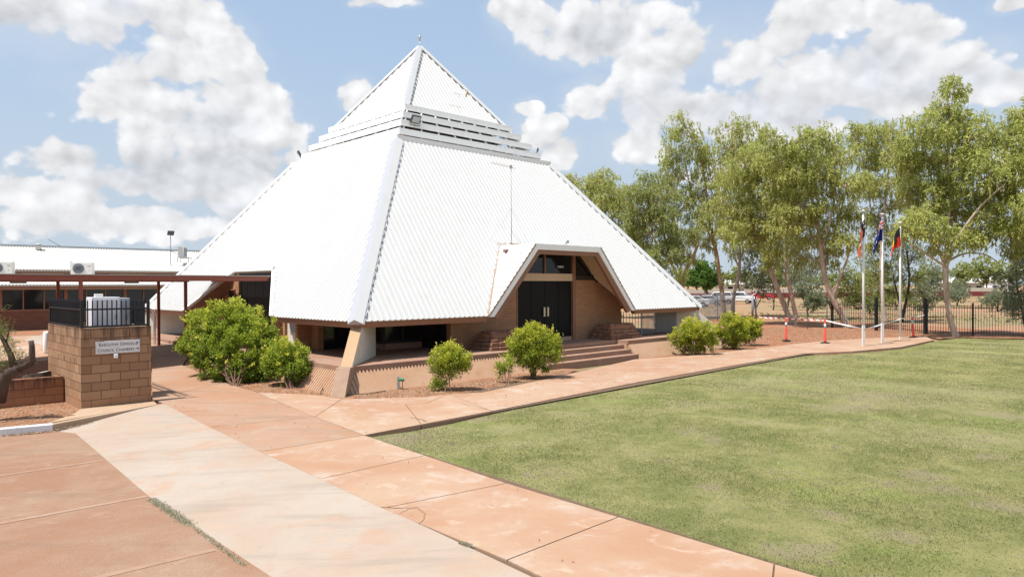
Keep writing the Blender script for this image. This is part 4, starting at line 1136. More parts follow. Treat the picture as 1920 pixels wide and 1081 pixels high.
def disc(t,x,y,cx,cy,r,ax=1.):
    dx=t.math('MULTIPLY',t.math('SUBTRACT',x,cx),ax); dy=t.math('SUBTRACT',y,cy)
    d=t.math('SQRT',t.math('ADD',t.math('MULTIPLY',dx,dx),t.math('MULTIPLY',dy,dy))); return t.math('LESS_THAN',d,r)
def star(t,x,y,cx,cy,r,pts=7):
    dx=t.math('SUBTRACT',x,cx); dy=t.math('SUBTRACT',y,cy)
    d=t.math('SQRT',t.math('ADD',t.math('MULTIPLY',dx,dx),t.math('MULTIPLY',dy,dy))); a=t.math('ARCTAN2',dx,dy)
    c=t.math('ABSOLUTE',t.math('SINE',t.math('MULTIPLY',a,pts/2)))
    return t.math('LESS_THAN',d,t.math('MULTIPLY',t.math('SUBTRACT',1.,t.math('MULTIPLY',c,.55)),r))
def f_nt(t,x,y):  # x 0..2 along the fly, y 0..1
    c=t.mix(t.math('LESS_THAN',x,.67),(.42,.10,.05),(.016,.014,.016))
    for cx,cy,r in ((.33,.17,.07),(.33,.83,.07),(.15,.55,.07),(.51,.62,.06),(.42,.44,.04)): c=t.mix(star(t,x,y,cx,cy,r),c,(.75,.75,.75))
    c=t.mix(star(t,x,y,1.33,.5,.27),c,(.75,.75,.72)); return t.mix(disc(t,x,y,1.33,.5,.06),c,(.016,.014,.016))
def f_au(t,x,y):
    c=(.012,.022,.13)
    W_=(.72,.72,.74); Rd=(.5,.02,.03)
    def line(cc,colr,fn,w):
        return t.mix(t.math('MULTIPLY',t.math('LESS_THAN',t.math('ABSOLUTE',fn),w),t.math('MULTIPLY',t.math('LESS_THAN',x,1.),t.math('GREATER_THAN',y,.5))),cc,colr)
    u=t.math('SUBTRACT',x,.5); v=t.math('SUBTRACT',y,.75)
    d1=t.math('SUBTRACT',u,t.math('MULTIPLY',v,2.)); d2=t.math('ADD',u,t.math('MULTIPLY',v,2.))
    base=t.mix(0.,c,c)
    for f_,w in ((d1,.11),(d2,.11)): base=line(base,W_,f_,w)
    for f_,w in ((d1,.04),(d2,.04)): base=line(base,Rd,f_,w)
    base=line(base,W_,u,.085); base=line(base,W_,v,.085); base=line(base,Rd,u,.05); base=line(base,Rd,v,.05)
    for cx,cy,r in ((.5,.25,.15),(1.5,.17,.07),(1.5,.83,.07),(1.25,.55,.07),(1.72,.62,.07),(1.6,.44,.04)): base=t.mix(star(t,x,y,cx,cy,r),base,W_)
    return base
def f_ab(t,x,y):
    c=t.mix(t.math('LESS_THAN',y,.5),(.014,.012,.012),(.62,.04,.02)); return t.mix(disc(t,x,y,.75,.5,.25),c,(.78,.55,.03))
def limpflag(lab,topP,z,mat,h,fly,prof,seed=0,dirx=-1,depth=.05):
    """limp cloth: hoist on the pole, the fly end fallen down along it.  prof maps (s,t) to (x,z)"""
    NU,NV=40,22; vs=[]; uvs=[]
    for j in range(NV+1):
        for i in range(NU+1):
            s=i/NU; t_=j/NV
            x,y,zz=prof(s,t_); vs.append((x,y,zz)); uvs.append((s*fly,1-t_))
    fs=[(j*(NU+1)+i,j*(NU+1)+i+1,(j+1)*(NU+1)+i+1,(j+1)*(NU+1)+i) for j in range(NV) for i in range(NU)]
    me=bpy.data.meshes.new('flag'); me.from_pydata(vs,[],fs); me.materials.append(mat); me.polygons.foreach_set('use_smooth',[True]*len(fs))
    ul=me.uv_layers.new(name='UVMap')
    for lp in me.loops: ul.data[lp.index].uv=uvs[lp.vertex_index]
    o=bpy.data.objects.new('flag',me); col.objects.link(o); o.location=(topP.x,topP.y,z)
    tag(o,lab,'flag','limp flags on the poles'); return o
# cloth hangs: hoist edge vertical; points along the fly fall under their own weight, gathered in folds
def hang(width,drop,h,folds,ph,side=-1,spread=1.,hold=.55):
    def f(s,t):
        # s along the fly 0..1, t down the hoist 0..1
        gather=math.sin(min(1,s*1.15)*math.pi*.5)
        z=-t*h*(1-s*(1-hold))-drop*(s**1.15)
        x=side*(.04+width*gather*(.45+.55*t)*spread)+.030*math.sin(folds*s*2*math.pi+ph+t*2)
        y=-.10-.07*math.sin(folds*s*2*math.pi*1.1+ph*2+t*1.5)-.05*s
        return x,y,z
    return f
limpflag('black and ochre flag with white stars hanging limp on the leftmost pole',P1,at(1619,405,P1.y).z,flagmat('flag_black_ochre',f_nt),.9,2.,hang(.24,1.45,.95,1.8,.3,-1,1,.6))
limpflag('dark blue flag with a small union flag corner hanging limp on the middle pole',P2,at(1654,406,P2.y).z,flagmat('flag_blue',f_au),1.,2.,hang(.44,1.05,1.15,1.8,1.1,-1,1.1,.75))
limpflag('black and red flag with a yellow disc hanging limp on the rightmost pole',P3,at(1688,419,P3.y).z,flagmat('flag_black_red_yellow',f_ab),1.,1.5,hang(.56,.95,1.15,1.5,-.6,-1,1.,.75))

def bollard(px,py,lab,h=1.12,lean=0):
    x,y=G(px,py)
    t=thing('t_top_bollard',lab,'bollard',(x,y,-.0),0,'orange T-top bollards holding the tape')
    t.rotation_euler=(0,lean,0)
    b=MB(); b.tube([(0,0,.05),(0,0,.12),(0,0,h-.16),(0,0,h-.13),(0,0,h-.05),(0,0,h)],[.075,.06,.048,.03,.03,.055],14); b.build('stem',M['orange'],t)
    b=MB(); b.tube([(-.07,0,h+.0),(.07,0,h+.0)],.025,8); b.build('t_handle',M['orange'],t)
    for z in (.72,):
        b=MB(); b.tube([(0,0,z),(0,0,z+.2)],.0535,14); b.build('reflective_band',M['reflect'],t)
    b=MB(); N=8; b.prism([(.21*math.cos(2*math.pi*i/N+.39),.21*math.sin(2*math.pi*i/N+.39)) for i in range(N)],0,.05); b.build('rubber_base',M['rubber'],t,bevel=.01)
    return Vector((x,y,h))
b1=bollard(1474,639,'orange bollard nearest the clipped bushes, first along the tape'); b2=bollard(1547,643,'orange bollard on the path edge beside the flagpoles, with a wide black base'); b3=bollard(1713,632,'tilted orange bollard behind the rightmost flagpole',1.05,-.06)
def tapemat():
    t=NT('barrier_tape'); uv=t.coord('UV'); s=t.n('ShaderNodeSeparateXYZ'); t.l(uv,s.inputs[0])
    d=t.math('FRACT',t.math('MULTIPLY',t.math('ADD',s.outputs[0],t.math('MULTIPLY',s.outputs[1],1.)),3.3)); c=t.mix(t.math('LESS_THAN',d,.45),(.75,.74,.72),(.60,.09,.08)); return t.out(c,.5,None,0,.3,.3)
M['tape']=tapemat(); M['tapewhite']=paint('white_tape',(.72,.71,.70),.5,.05)
def tape(name,lab,pts,mat,w=.07,sag=.05):
    vs=[];uv=[];L=0
    for i in range(len(pts)-1):
        a,b=Vector(pts[i]),Vector(pts[i+1]); n=14
        for k in range(n+(1 if i==len(pts)-2 else 0)):
            f=k/n; p=a.lerp(b,f); p.z-=sag*4*f*(1-f)*(a-b).length/4
            tw=1.2*math.sin(L*2.1+f*5)
            dz=w/2*abs(math.cos(tw))+.012; dy=w/2*math.sin(tw)
            vs+= [(p.x,p.y-dy,p.z-dz),(p.x,p.y+dy,p.z+dz)]; uv+=[(L+f*(a-b).length,0),(L+f*(a-b).length,w)]
        L+=(a-b).length
    fs=[(2*i,2*i+2,2*i+3,2*i+1) for i in range(len(vs)//2-1)]
    o0=Vector(vs[0]); me=bpy.data.meshes.new(name); me.from_pydata([tuple(Vector(v)-o0) for v in vs],[],fs); me.materials.append(mat)
    ul=me.uv_layers.new(name='UVMap')
    for lp in me.loops: ul.data[lp.index].uv=uv[lp.vertex_index]
    o=bpy.data.objects.new(name,me); o.location=o0; col.objects.link(o); tag(o,lab,'tape','barrier tape spans'); return o
s0=at(1420,594,36.5)
tape('barrier_tape','twisted red and white striped tape from the bushes to the orange bollards',[s0,b1,b2-Vector((0,0,.02))],M['tape'],.075,.02)
tape('barrier_tape','plain white tape from the second bollard across the flagpoles to the black fence',[b2-Vector((0,0,.02)),P1+Vector((0,-.08,.78)),P2+Vector((0,-.08,.92)),P3+Vector((0,-.08,1.05)),at(1733,590,40.)],M['tapewhite'],.05,.03)

# ------------------------------------------------------------------ fences
def g0(px,py): x,y=G(px,py); return Vector((x,y,0))
f1=thing('security_fence','black steel picket fence along the right side of the lawn','fence',g0(1735,625))
o=g0(1735,625); a=Vector((0,0,0)); e=(g0(1918,633)-o).normalized()
for i in range(5):
    p=a+e*(2.35*i); q=a+e*(2.35*(i+1)); fence_run(f1,'picket_panel',M['blacksteel'],p,q,1.62,.05,.125,.02,(.10,.93),True,.035)
    if i: post(f1,M['blacksteel'],p,1.75,.07)
post(f1,M['blacksteel'],a+e*11.75,1.75,.07)
f2=thing('security_fence','black steel picket fence behind the flagpoles, with thick taller posts','fence',g0(1735,625)+Vector((0,.0,0)))
pts=[g0(1735,625),g0(1643,618.5),g0(1560,613.5)]; 
pts.append(pts[2]+(pts[2]-pts[1])*1.0)
for i in range(2):
    p,q=pts[i]-o,pts[i+1]-o; m=p.lerp(q,.5)
    fence_run(f2,'picket_panel',M['blacksteel'],p+(q-p)*.03,m,1.62,.05,.125,.02,(.10,.93),True,.035); fence_run(f2,'picket_panel',M['blacksteel'],m,q,1.62,.05,.125,.02,(.10,.93),True,.035)
for i,w in ((0,.16),(1,.16),(2,.12)): post(f2,M['blacksteel'],pts[i]-o,1.98,w)
# grey palisade behind the right corner of the hall
def g0b(px,Y): v=at(px,535,Y); return Vector((v.x,v.y,0))
A_=g0b(1305,52); B_=g0b(1345,56); C_=g0b(1377,61)
f3=thing('palisade_fence','tall grey steel palisade fence beyond the right corner of the pyramid','fence',A_)
A__=A_+(A_-B_)*1.6
for p,q in ((A__,A_),(A_,B_),(B_,C_)):
    fence_run(f3,'pale_panel',M['greysteel'],p-A_,q-A_,2.12,.08,.16,.020,(.15,.76),True,.04,True)
fence_run(f3,'pale_panel',M['greysteel'],B_.lerp(C_,.25)-A_+Vector((.2,.5,0)),C_-A_+Vector((-.2,3,0)),2.12,.08,.16,.020,(.15,.76),True,.04,True)
for p in (A_,B_,C_): post(f3,M['greysteel'],p-A_,2.15,.09)
gt=thing('pipe_gate_frame','pale grey pipe gate frame between the palisade and the trees','gate frame',g0b(1411,57))
x0=g0b(1378,60)-g0b(1411,57); b=MB(); b.tube([(0,0,0),(0,0,2.05)],.09,10); b.tube([(0,0,1.98),(x0.x,x0.y,1.98)],.045,8); b.tube([(0,0,1.7),(x0.x,x0.y,1.72)],.03,8); b.build('frame',M['greysteel'],gt)
x0=g0b(1417.5,53)-g0b(1411,57); b=MB(); b.tube([(x0.x,x0.y,0),(x0.x,x0.y,1.75)],.045,8); b.build('post',M['greysteel'],gt)
for i,(px,Y) in enumerate(((1473,44),(1514,45),(1550.5,46))):
    t=thing('star_picket',['thin fence stake behind the first orange bollard','thin fence stake midway between the two near bollards','taller thin fence stake beside the black fence end'][i],'fence stake',g0b(px,Y),0,'thin fence stakes among the trees')
    b=MB(); b.beam((0,0,-.1),(0,0,1.75 if i<2 else 2.0),.04,.04); b.build('stake',M['darkgrey'],t)
# far wall
W0=g0b(1250,150); W1=g0b(1885,172); d=(W1-W0).normalized(); s=Vector((-d.y,d.x,0))*.3
W2=W1+d*60
M['creamwall']=paint('cream_far_wall',(.56,.50,.40),.85,.06); M['maroon']=paint('maroon_band',(.22,.035,.04),.8,.1)
t=thing('boundary_wall','long cream boundary wall with a maroon lower band beyond the trees','wall',W0)
b=MB(); b.extr([(0,0,1.05),W1-W0+Vector((0,0,1.05)),W1-W0+Vector((0,0,1.95)),(0,0,1.95)],s); b.build('upper_wall',M['creamwall'],t)
b=MB(); b.extr([Vector((0,0,-.2))-s*.05,W1-W0+Vector((0,0,-.2))-s*.05,W1-W0+Vector((0,0,1.05))-s*.05,Vector((0,0,1.05))-s*.05],s*1.1); b.build('lower_band',M['maroon'],t)
# far houses
def farhouse(px,Y,w,d_,h,rh,lab,mat,rmat,yaw=0):
    t=thing('house',lab,'house',g0b(px,Y),yaw)
    b=MB(); b.box(-w/2,w/2,0,d_,0,h); b.build('wall',mat,t)
    b=MB(); b.raw([(-w/2-.5,-.5,h),(w/2+.5,-.5,h),(w/2+.5,d_+.5,h),(-w/2-.5,d_+.5,h),(-w/2+2,d_/2,h+rh),(w/2-2,d_/2,h+rh)],[(0,1,5,4),(1,2,5),(2,3,4,5),(3,0,4),(0,3,2,1)]); b.build('roof',rmat,t)
    for i in range(3):
        x=-w/2+w*(i+.5)/3; b=MB(); b.box(x-.8,x+.8,-.06,-.01,1.1,2.3); b.build('window',M['glass'],t)
farhouse(1815,215,10,8,3.2,1.6,'small pale house behind the boundary wall near the right tree',M['cream'],M['old_white_metal'])
farhouse(1880,240,9,8,3.6,1.8,'white house with a pitched roof behind the wall at the far right',M['white'],M['old_white_metal'],.2)
farhouse(1400,230,16,8,3.0,1.4,'low cream house behind the boundary wall above the red car',M['creamwall'],M['old_white_metal'])
# cars
def car(px,Y,yaw,paintc,lab,kind='sedan'):
    pm=paint('car_paint_'+str(px),paintc,.25,.03); p=g0b(px,Y)
    t=thing('parked_car' if kind!='ute' else 'parked_ute',lab,'car' if kind!='ute' else 'ute',p,yaw,'cars parked beyond the fence')
    if kind=='sedan': prof=[(-2.2,.35),(-2.25,.75),(-1.95,.95),(-1.35,1.0),(-.7,1.42),(.75,1.45),(1.55,1.05),(2.1,.95),(2.2,.6),(2.15,.3)]
    elif kind=='suv': prof=[(-2.3,.4),(-2.3,.95),(-1.2,1.1),(-.6,1.72),(1.9,1.75),(2.25,1.1),(2.25,.4)]
    else: prof=[(-2.5,.45),(-2.5,1.0),(-1.4,1.1),(-.85,1.75),(.6,1.78),(.75,1.1),(2.5,1.1),(2.5,.45)]
    hw=.86
    b=MB(); b.smooth=False
    zmx=max(z for x,z in prof)
    L=[(x,-hw+(.16*max(0,(z-1.0)/.7)),z) for x,z in prof]; R_=[(x,-y,z) for x,y,z in L]
    n=len(prof); b.raw(L+R_,[tuple(range(n))[::-1],tuple(range(n,2*n))]+[(i,(i+1)%n,n+(i+1)%n,n+i) for i in range(n)])
    b.build('body',pm,t,bevel=.06)
    gl=MB()
    if kind=='sedan': sidew=[(-1.25,1.03),(-.68,1.36),(.68,1.38),(1.35,1.06)]; ws=[(-1.32,1.02),(-.74,1.41)]; bw=[(1.5,1.08),(.8,1.44)]
    elif kind=='suv': sidew=[(-1.05,1.15),(-.55,1.62),(1.8,1.65),(2.0,1.18)]; ws=[(-1.18,1.14),(-.64,1.68)]; bw=[(2.2,1.2),(1.95,1.68)]
    else: sidew=[(-1.2,1.15),(-.8,1.66),(.5,1.68),(.6,1.15)]; ws=[(-1.38,1.14),(-.9,1.72)]; bw=[(.74,1.15),(.64,1.72)]
    for s_ in (-1,1):
        gl.raw([(x,s_*(hw+.004-(.16*max(0,(z-1.0)/.7))),z) for x,z in sidew],[tuple(range(len(sidew)))])
    for (x0,z0),(x1,z1) in (ws,bw):
        o_=-.02 if x0<0 else .02
        gl.face([(x0+o_,-hw+.12,z0+.01),(x0+o_,hw-.12,z0+.01),(x1+o_,hw-.2,z1+.01),(x1+o_,-hw+.2,z1+.01)])
    gl.build('windows',M['carglass'],t,fixn=False)
    for wx in (-1.38,1.38):
        for s_ in (-1,1):
            w_=MB(); w_.tube([(wx,s_*(hw-.16),.32),(wx,s_*(hw+.03),.32)],.33,18); wo=w_.build('wheel',M['rubber'],t)
            r_=MB(); r_.tube([(wx,s_*(hw+.031),.32),(wx,s_*(hw+.04),.32)],.19,12); r_.build('rim',M['greysteel'],wo)
    for s_ in (-1,1):
        h_=MB(); h_.box(prof[1][0]-.02,prof[1][0]+.1,s_*.62-.16,s_*.62+.16,.62,.76); h_.build('headlight',M['reflect'],t,bevel=.02)
car(1301,92,-.5,(.55,.56,.58),'silver sedan parked beside the tip of the pyramid roof')
car(1327,96,-.5,(.30,.32,.35),'grey sedan parked right of the silver one under the green tree')
car(1283,99,-.5,(.05,.03,.03),'dark car mostly hidden by the tip of the pyramid roof')
car(1346,112,-.3,(.70,.70,.70),'white four-wheel drive parked behind the grey sedan','suv')
car(1386,108,2.6,(.72,.72,.72),'white ute behind the grey leaning trunk near the pipe gate','ute')
car(1427,132,2.9,(.55,.02,.03),'small red car near the maroon wall band')

# ------------------------------------------------------------------ foliage
def leafmesh(name,pos,ax,L,W,tint,mat,parent=None,nrm=None):
    """pos Nx3 base, ax Nx3 unit axis, L,W arrays"""
    N=len(pos)
    if nrm is None:
        nrm=rng.normal(size=(N,3))
    sd=np.cross(ax,nrm); sd/=np.linalg.norm(sd,axis=1)[:,None]+1e-9
    up=np.cross(sd,ax)
    L=L[:,None];W=W[:,None]
    v=np.empty((N,4,3))
    v[:,0]=pos; v[:,1]=pos+ax*L*.45+sd*W*.5+up*L*.05; v[:,2]=pos+ax*L; v[:,3]=pos+ax*L*.45-sd*W*.5+up*L*.05
    me=bpy.data.meshes.new(name); me.vertices.add(4*N); me.vertices.foreach_set('co',v.reshape(-1).astype(np.float32))
    me.loops.add(4*N); me.loops.foreach_set('vertex_index',np.arange(4*N,dtype=np.int32))
    me.polygons.add(N); me.polygons.foreach_set('loop_start',np.arange(0,4*N,4,dtype=np.int32)); me.polygons.foreach_set('loop_total',np.full(N,4,dtype=np.int32))
    a=me.attributes.new('tint','FLOAT','POINT'); a.data.foreach_set('value',np.repeat(np.clip(tint,0,1),4).astype(np.float32))
    me.materials.append(mat); me.update(); me.validate()
    o=bpy.data.objects.new(name,me); col.objects.link(o)
    if parent is not None: o.parent=parent
    return o
def unit(a): return a/(np.linalg.norm(a,axis=-1,keepdims=True)+1e-9)

def wiggle(p,q,n,amp,r):
    out=[]; p=Vector(p);q=Vector(q); L=(q-p).length
    for i in range(n+1):
        t=i/n; o=Vector((r.uniform(-1,1),r.uniform(-1,1),r.uniform(-.6,.6)))*amp*L*math.sin(math.pi*t); out.append(p.lerp(q,t)+o)
    return out
def gumtree(lab,base,Y,trunks,blobs,nleaf,bark,leaf,seed,hang=.52,lsize=(.21,.055),name='gum_tree',group='gum trees along the fence',density=1.,strand=10):
    """trunks: list of lists (px,py,radius m[,dy]); blobs: (px,py,rpx[,dy])"""
    r=random.Random(seed); R=np.random.default_rng(seed)
    b0=at(base[0],base[1],Y); b0.z=gz(b0.x,b0.y)-.05 if base[1]<560 or True else b0.z
    t=thing(name,lab,'tree',b0,0,group)
    tm=MB(); allpts=[]
    for ti,tr in enumerate(trunks):
        P=[]; rad=[]
        for q in tr:
            w=at(q[0],q[1],Y+(q[3] if len(q)>3 else 0)); P.append(w); rad.append(q[2])
        if ti==0 : P[0].z=b0.z
        # resample smooth
        S=[];RR=[]
        for i in range(len(P)-1):
            p0=P[max(i-1,0)];p1=P[i];p2=P[i+1];p3=P[min(i+2,len(P)-1)]
            for k in range(5):
                f=k/5; S.append(.5*((2*p1)+(-p0+p2)*f+(2*p0-5*p1+4*p2-p3)*f*f+(-p0+3*p1-3*p2+p3)*f**3)); RR.append(rad[i]*(1-f)+rad[i+1]*f)
        S.append(P[-1]);RR.append(rad[-1])
        if ti==0: RR[0]*=1.35; RR[1]*=1.1
        tm.tube([s-b0 for s in S],RR,10)
        allpts+= [(s,rr) for s,rr in zip(S,RR)]
    pos=[];axs=[];tint=[]
    tot=sum(b[2]**2 for b in blobs)
    for b in blobs:
        dy=b[3] if len(b)>3 else r.uniform(-1.5,1.5)
        c=at(b[0],b[1],Y+dy); rw=b[2]*Y/F_PX
        # limb from a trunk point below the blob
        cand=[(s,rr) for s,rr in allpts if s.z<c.z-.2*rw] or allpts[:3]
        s,rr=min(cand,key=lambda a:(a[0]-c).length+ .25*abs(a[0].z-(c.z-1.3*rw)))
        lim=wiggle(s,c,6,.06,r); r0=min(rr*.7,.035+.035*rw)
        tm.tube([p-b0 for p in lim],[r0*(1-.75*i/6) for i in range(7)],7,False)
        # clumps
        ncl=max(5,int(30*(b[2]**2/tot)*len(blobs)*1.0))
        nl=int(nleaf*1.1*(b[2]**2/tot)*density/ncl)
        for k in range(ncl):
            d=R.normal(size=3); d/=np.linalg.norm(d); rad=rw*(R.uniform(.2,1.15)**.7)
            cc=np.array(c)+d*rad*np.array([1,1,.92])
            st=lim[r.randint(3,6)]
            if k%2==0:
                tw=wiggle(st,Vector(cc),4,.10,r); tm.tube([p-b0 for p in tw],[.022,.018,.014,.010,.006],4,False)
            cs=rw*R.uniform(.15,.30)+.12
            ns=max(3,nl//strand)
            so=R.normal(size=(ns,3)); so=unit(so)*(R.uniform(0,1,(ns,1))**.45)*cs*np.array([1.15,1.15,.8])
            sp=cc+so
            out=unit(so+d*cs*.5+R.normal(size=(ns,3))*.2*cs)
            hl=R.uniform(.35,1.05,ns)*hang
            tone=R.uniform(-.14,.14)+.06*d[2]
            for j in range(strand):
                f=R.uniform(0,1,ns)
                p=sp+out*(f*.25*hl)[:,None]; p[:,2]-=f*f*hl*.9
                a=out*.55+R.normal(size=(ns,3))*.45; a[:,2]-=(.25+.95*f)*(1. if hang>.4 else .2)
                pos.append(p); axs.append(unit(a)); tint.append(.42+tone+R.normal(size=ns)*.12)
    pos=np.concatenate(pos)-np.array(b0);axs=np.concatenate(axs);tint=np.concatenate(tint); N=len(pos)
    tm.build('trunk',bark,t,fixn=False)
    leafmesh('crown',pos,axs,R.uniform(.65,1.3,N)*lsize[0],R.uniform(.7,1.3,N)*lsize[1],tint,leaf,t)
    return t

D_=1.0
G_='gum trees along the fence'
# nearest right-hand gum with the tall spire
gumtree('tall pale-trunked gum with a leafy spire in front of the black fence',(1793,631),38,
 [[(1793,632,.17),(1782,600,.15),(1776,560,.14),(1773,520,.14),(1773,492,.15)],
  [(1773,495,.12),(1776,440,.09),(1780,380,.08),(1781,320,.065),(1778,260,.05),(1784,200,.03),(1790,150,.012)],
  [(1774,500,.10),(1795,450,.07,-.5),(1820,410,.06,-1),(1850,375,.05,-1.3),(1885,345,.03,-1.5)],
  [(1772,496,.09),(1750,450,.06,.5),(1728,420,.05,.8),(1700,405,.03,1)],
  [(1773,500,.07),(1740,478,.05,-.6),(1705,455,.04,-1),(1690,430,.02,-1.3)],
  [(1776,490,.07),(1810,475,.05,1),(1850,478,.03,1.5),(1880,500,.02,1.8)]],
 [(1790,155,24),(1778,195,30),(1800,225,24),(1770,245,28),(1730,245,36),(1705,290,38),(1745,300,34),(1800,280,38),(1835,255,40),(1840,310,44),(1790,340,38),(1750,360,40),(1712,350,34),(1865,350,34),(1830,380,36),(1780,405,38),(1735,415,36),(1700,430,24),(1845,425,32),(1810,445,28),(1870,400,26),(1765,455,26),(1725,400,26),(1890,300,24),(1885,430,18)],
 52000,M['gumbark'],M['gumleaf'],11)
gumtree('gum tree cut by the right picture edge, its crown hanging into view',(1952,634),37,
 [[(1952,634,.2),(1950,560,.17),(1946,480,.15),(1940,400,.1),(1935,300,.07),(1930,230,.03)]],
 [(1915,215,26),(1935,255,40),(1900,255,24),(1915,310,34),(1950,320,44),(1905,365,26),(1940,390,40),(1905,420,20),(1930,450,36),(1960,200,36)],
 24000,M['gumbark'],M['gumleaf'],12)
gumtree('dusky grey-green shrubby tree at the right picture edge before the fence',(1925,628),39,
 [[(1925,628,.08),(1918,590,.06),(1908,545,.05),(1905,500,.03)],[(1922,610,.05),(1935,560,.04),(1945,500,.02)]],
 [(1905,470,24),(1925,500,32),(1890,520,20),(1912,545,26),(1935,560,30),(1898,570,18),(1920,440,24),(1918,590,18)],
 13000,M['darkbark'],M['greyleaf'],13,.35,(.12,.04),'shrub_tree','grey-green shrubs beyond the fence')
gumtree('leaning pale gum directly left of the flagpoles, its trunk bent to the left',(1584,613),46,
 [[(1590,616,.24),(1578,590,.19),(1562,560,.19),(1550,530,.16),(1542,490,.14),(1536,440,.12),(1528,395,.09),(1515,345,.07),(1508,290,.04),(1500,245,.02)],
  [(1545,500,.09),(1560,450,.07,.7),(1575,400,.05,1),(1590,350,.03,1)],
  [(1562,560,.12),(1575,520,.08,-.5),(1590,480,.06,-1),(1600,430,.04,-1)],
  [(1540,470,.08),(1560,400,.06,-.8),(1566,330,.05,-1),(1560,270,.03,-1)]],
 [(1505,262,34),(1470,290,34),(1540,262,34),(1575,290,34),(1500,320,40),(1545,330,42),(1590,345,36),(1460,345,34),(1500,385,38),(1550,395,40),(1600,400,30),(1470,410,32),(1520,440,32),(1575,450,32),(1500,480,22),(1615,330,24),(1550,480,22),(1430,300,20),(1445,265,20)],
 44000,M['gumbark'],M['gumleaf'],14)
gumtree('slender gum with a wispy crown above and behind the flagpoles',(1660,604),52,
 [[(1660,604,.16),(1655,560,.13),(1652,500,.11),(1655,430,.09),(1662,360,.07),(1668,300,.04),(1672,250,.02)],[(1654,460,.08),(1635,400,.05,1),(1625,340,.04,1),(1615,290,.02,1)]],
 [(1672,245,28),(1640,250,26),(1612,262,28),(1690,275,28),(1655,290,30),(1625,300,28),(1700,320,24),(1665,340,28),(1630,350,26),(1605,245,18),(1690,380,24),(1650,400,26),(1680,430,24),(1640,450,24)],
 26000,M['gumbark'],M['gumleaf'],15)
gumtree('gum leaning left from its base behind the first two orange bollards',(1482,606),50,
 [[(1490,608,.2),(1478,590,.18),(1466,562,.17),(1450,520,.15),(1438,480,.14),(1425,440,.12),(1408,405,.09),(1395,360,.06),(1390,300,.03)],
  [(1430,450,.09),(1445,400,.07,.8),(1450,340,.05,1),(1445,280,.03,1)],
  [(1420,430,.07),(1380,395,.05,-.6),(1350,370,.03,-1)]],
 [(1432,285,34),(1400,300,34),(1455,310,34),(1380,340,36),(1420,345,40),(1465,355,34),(1390,390,38),(1440,400,38),(1350,385,26),(1410,430,32),(1470,420,30),(1455,450,28),(1380,440,26),(1420,250,22),(1440,480,22)],
 38000,M['gumbark'],M['gumleaf'],16)
gumtree('upright grey-trunked gum standing just behind the leaning gum',(1496,596),56,
 [[(1494,598,.19),(1485,560,.16),(1477,520,.15),(1474,480,.13),(1478,430,.1),(1485,370,.07),(1490,300,.03)]],
 [(1490,285,26),(1520,300,24),(1480,340,28),(1515,350,26),(1495,400,28),(1470,455,24),(1500,450,22),(1465,500,16)],
 15000,M['gumbark'],M['gumleaf2'],17)
gumtree('tan-trunked gum behind the grey palisade fence',(1357,590),60,
 [[(1357,592,.22),(1354,550,.19),(1348,510,.18),(1342,470,.17),(1334,430,.14),(1328,390,.11),(1320,330,.08),(1312,270,.04)],
  [(1340,465,.09),(1322,420,.06,.6),(1300,370,.05,1),(1285,310,.03,1)],[(1338,440,.09),(1362,390,.06,-.6),(1375,330,.05,-1),(1380,270,.03,-1)]],
 [(1275,245,32),(1262,290,30),(1300,275,32),(1375,240,32),(1360,280,34),(1390,275,24),(1320,300,36),(1280,330,36),(1345,330,36),(1375,330,28),(1245,350,24),(1300,370,34),(1340,380,34),(1262,390,30),(1312,415,30),(1290,445,26),(1350,430,24),(1375,390,24),(1250,310,18),(1325,455,18)],
 44000,M['tanbark'],M['gumleaf'],18)
gumtree('grey-trunked forked gum between the palisade fence and the leaning gum',(1371,585),64,
 [[(1371,588,.16),(1378,545,.14),(1386,505,.13),(1388,460,.11),(1395,420,.08),(1405,370,.05)],[(1386,500,.08),(1368,470,.06,1),(1350,440,.04,1)]],
 [(1405,380,26),(1430,400,26),(1395,425,26),(1425,440,26),(1370,430,22),(1410,465,22),(1375,470,18)],
 15000,M['gumbark'],M['gumleaf2'],19)
gumtree('broad gum with a crooked limb directly right of the pyramid slope',(1276,570),57,
 [[(1276,590,.22),(1278,545,.19),(1285,510,.16),(1300,480,.13),(1310,455,.08)],[(1280,540,.14),(1262,500,.1,.5),(1248,450,.08,.8),(1238,400,.05,1)],[(1262,500,.08),(1228,450,.06,-1),(1205,400,.03,-1)]],
 [(1215,345,30),(1195,365,28),(1235,375,32),(1200,400,32),(1240,415,34),(1265,440,30),(1215,440,30),(1290,475,24),(1250,470,30),(1180,420,24),(1270,500,22),(1225,480,22),(1305,440,16)],
 32000,M['tanbark'],M['gumleaf2'],20)
gumtree('gum whose crown rises above the right slope of the pyramid roof',(1140,560),62,
 [[(1140,600,.22),(1138,520,.18),(1135,450,.14),(1128,390,.08),(1125,340,.03)]],
 [(1125,340,28),(1100,345,24),(1150,355,28),(1075,335,14),(1172,375,26),(1130,375,32),(1165,400,30),(1185,440,28),(1115,400,26),(1200,470,24),(1062,330,10)],
 24000,M['tanbark'],M['gumleaf'],21)
gumtree('dense green gum behind the flagpoles with dark lower foliage',(1690,598),54,
 [[(1690,600,.12),(1700,560,.1),(1705,520,.08),(1700,470,.05)],[(1693,590,.08),(1680,540,.06,.5),(1668,490,.03,1)]],
 [(1690,470,30),(1660,490,30),(1715,480,26),(1640,510,28),(1690,515,28),(1725,520,20),(1655,540,24),(1705,545,18),(1620,490,24)],
 15000,M['darkbark'],M['gumleaf2'],22,.35,(.13,.045),'shrub_tree','grey-green shrubs beyond the fence')
SH='grey-green shrubs beyond the fence'
k=0
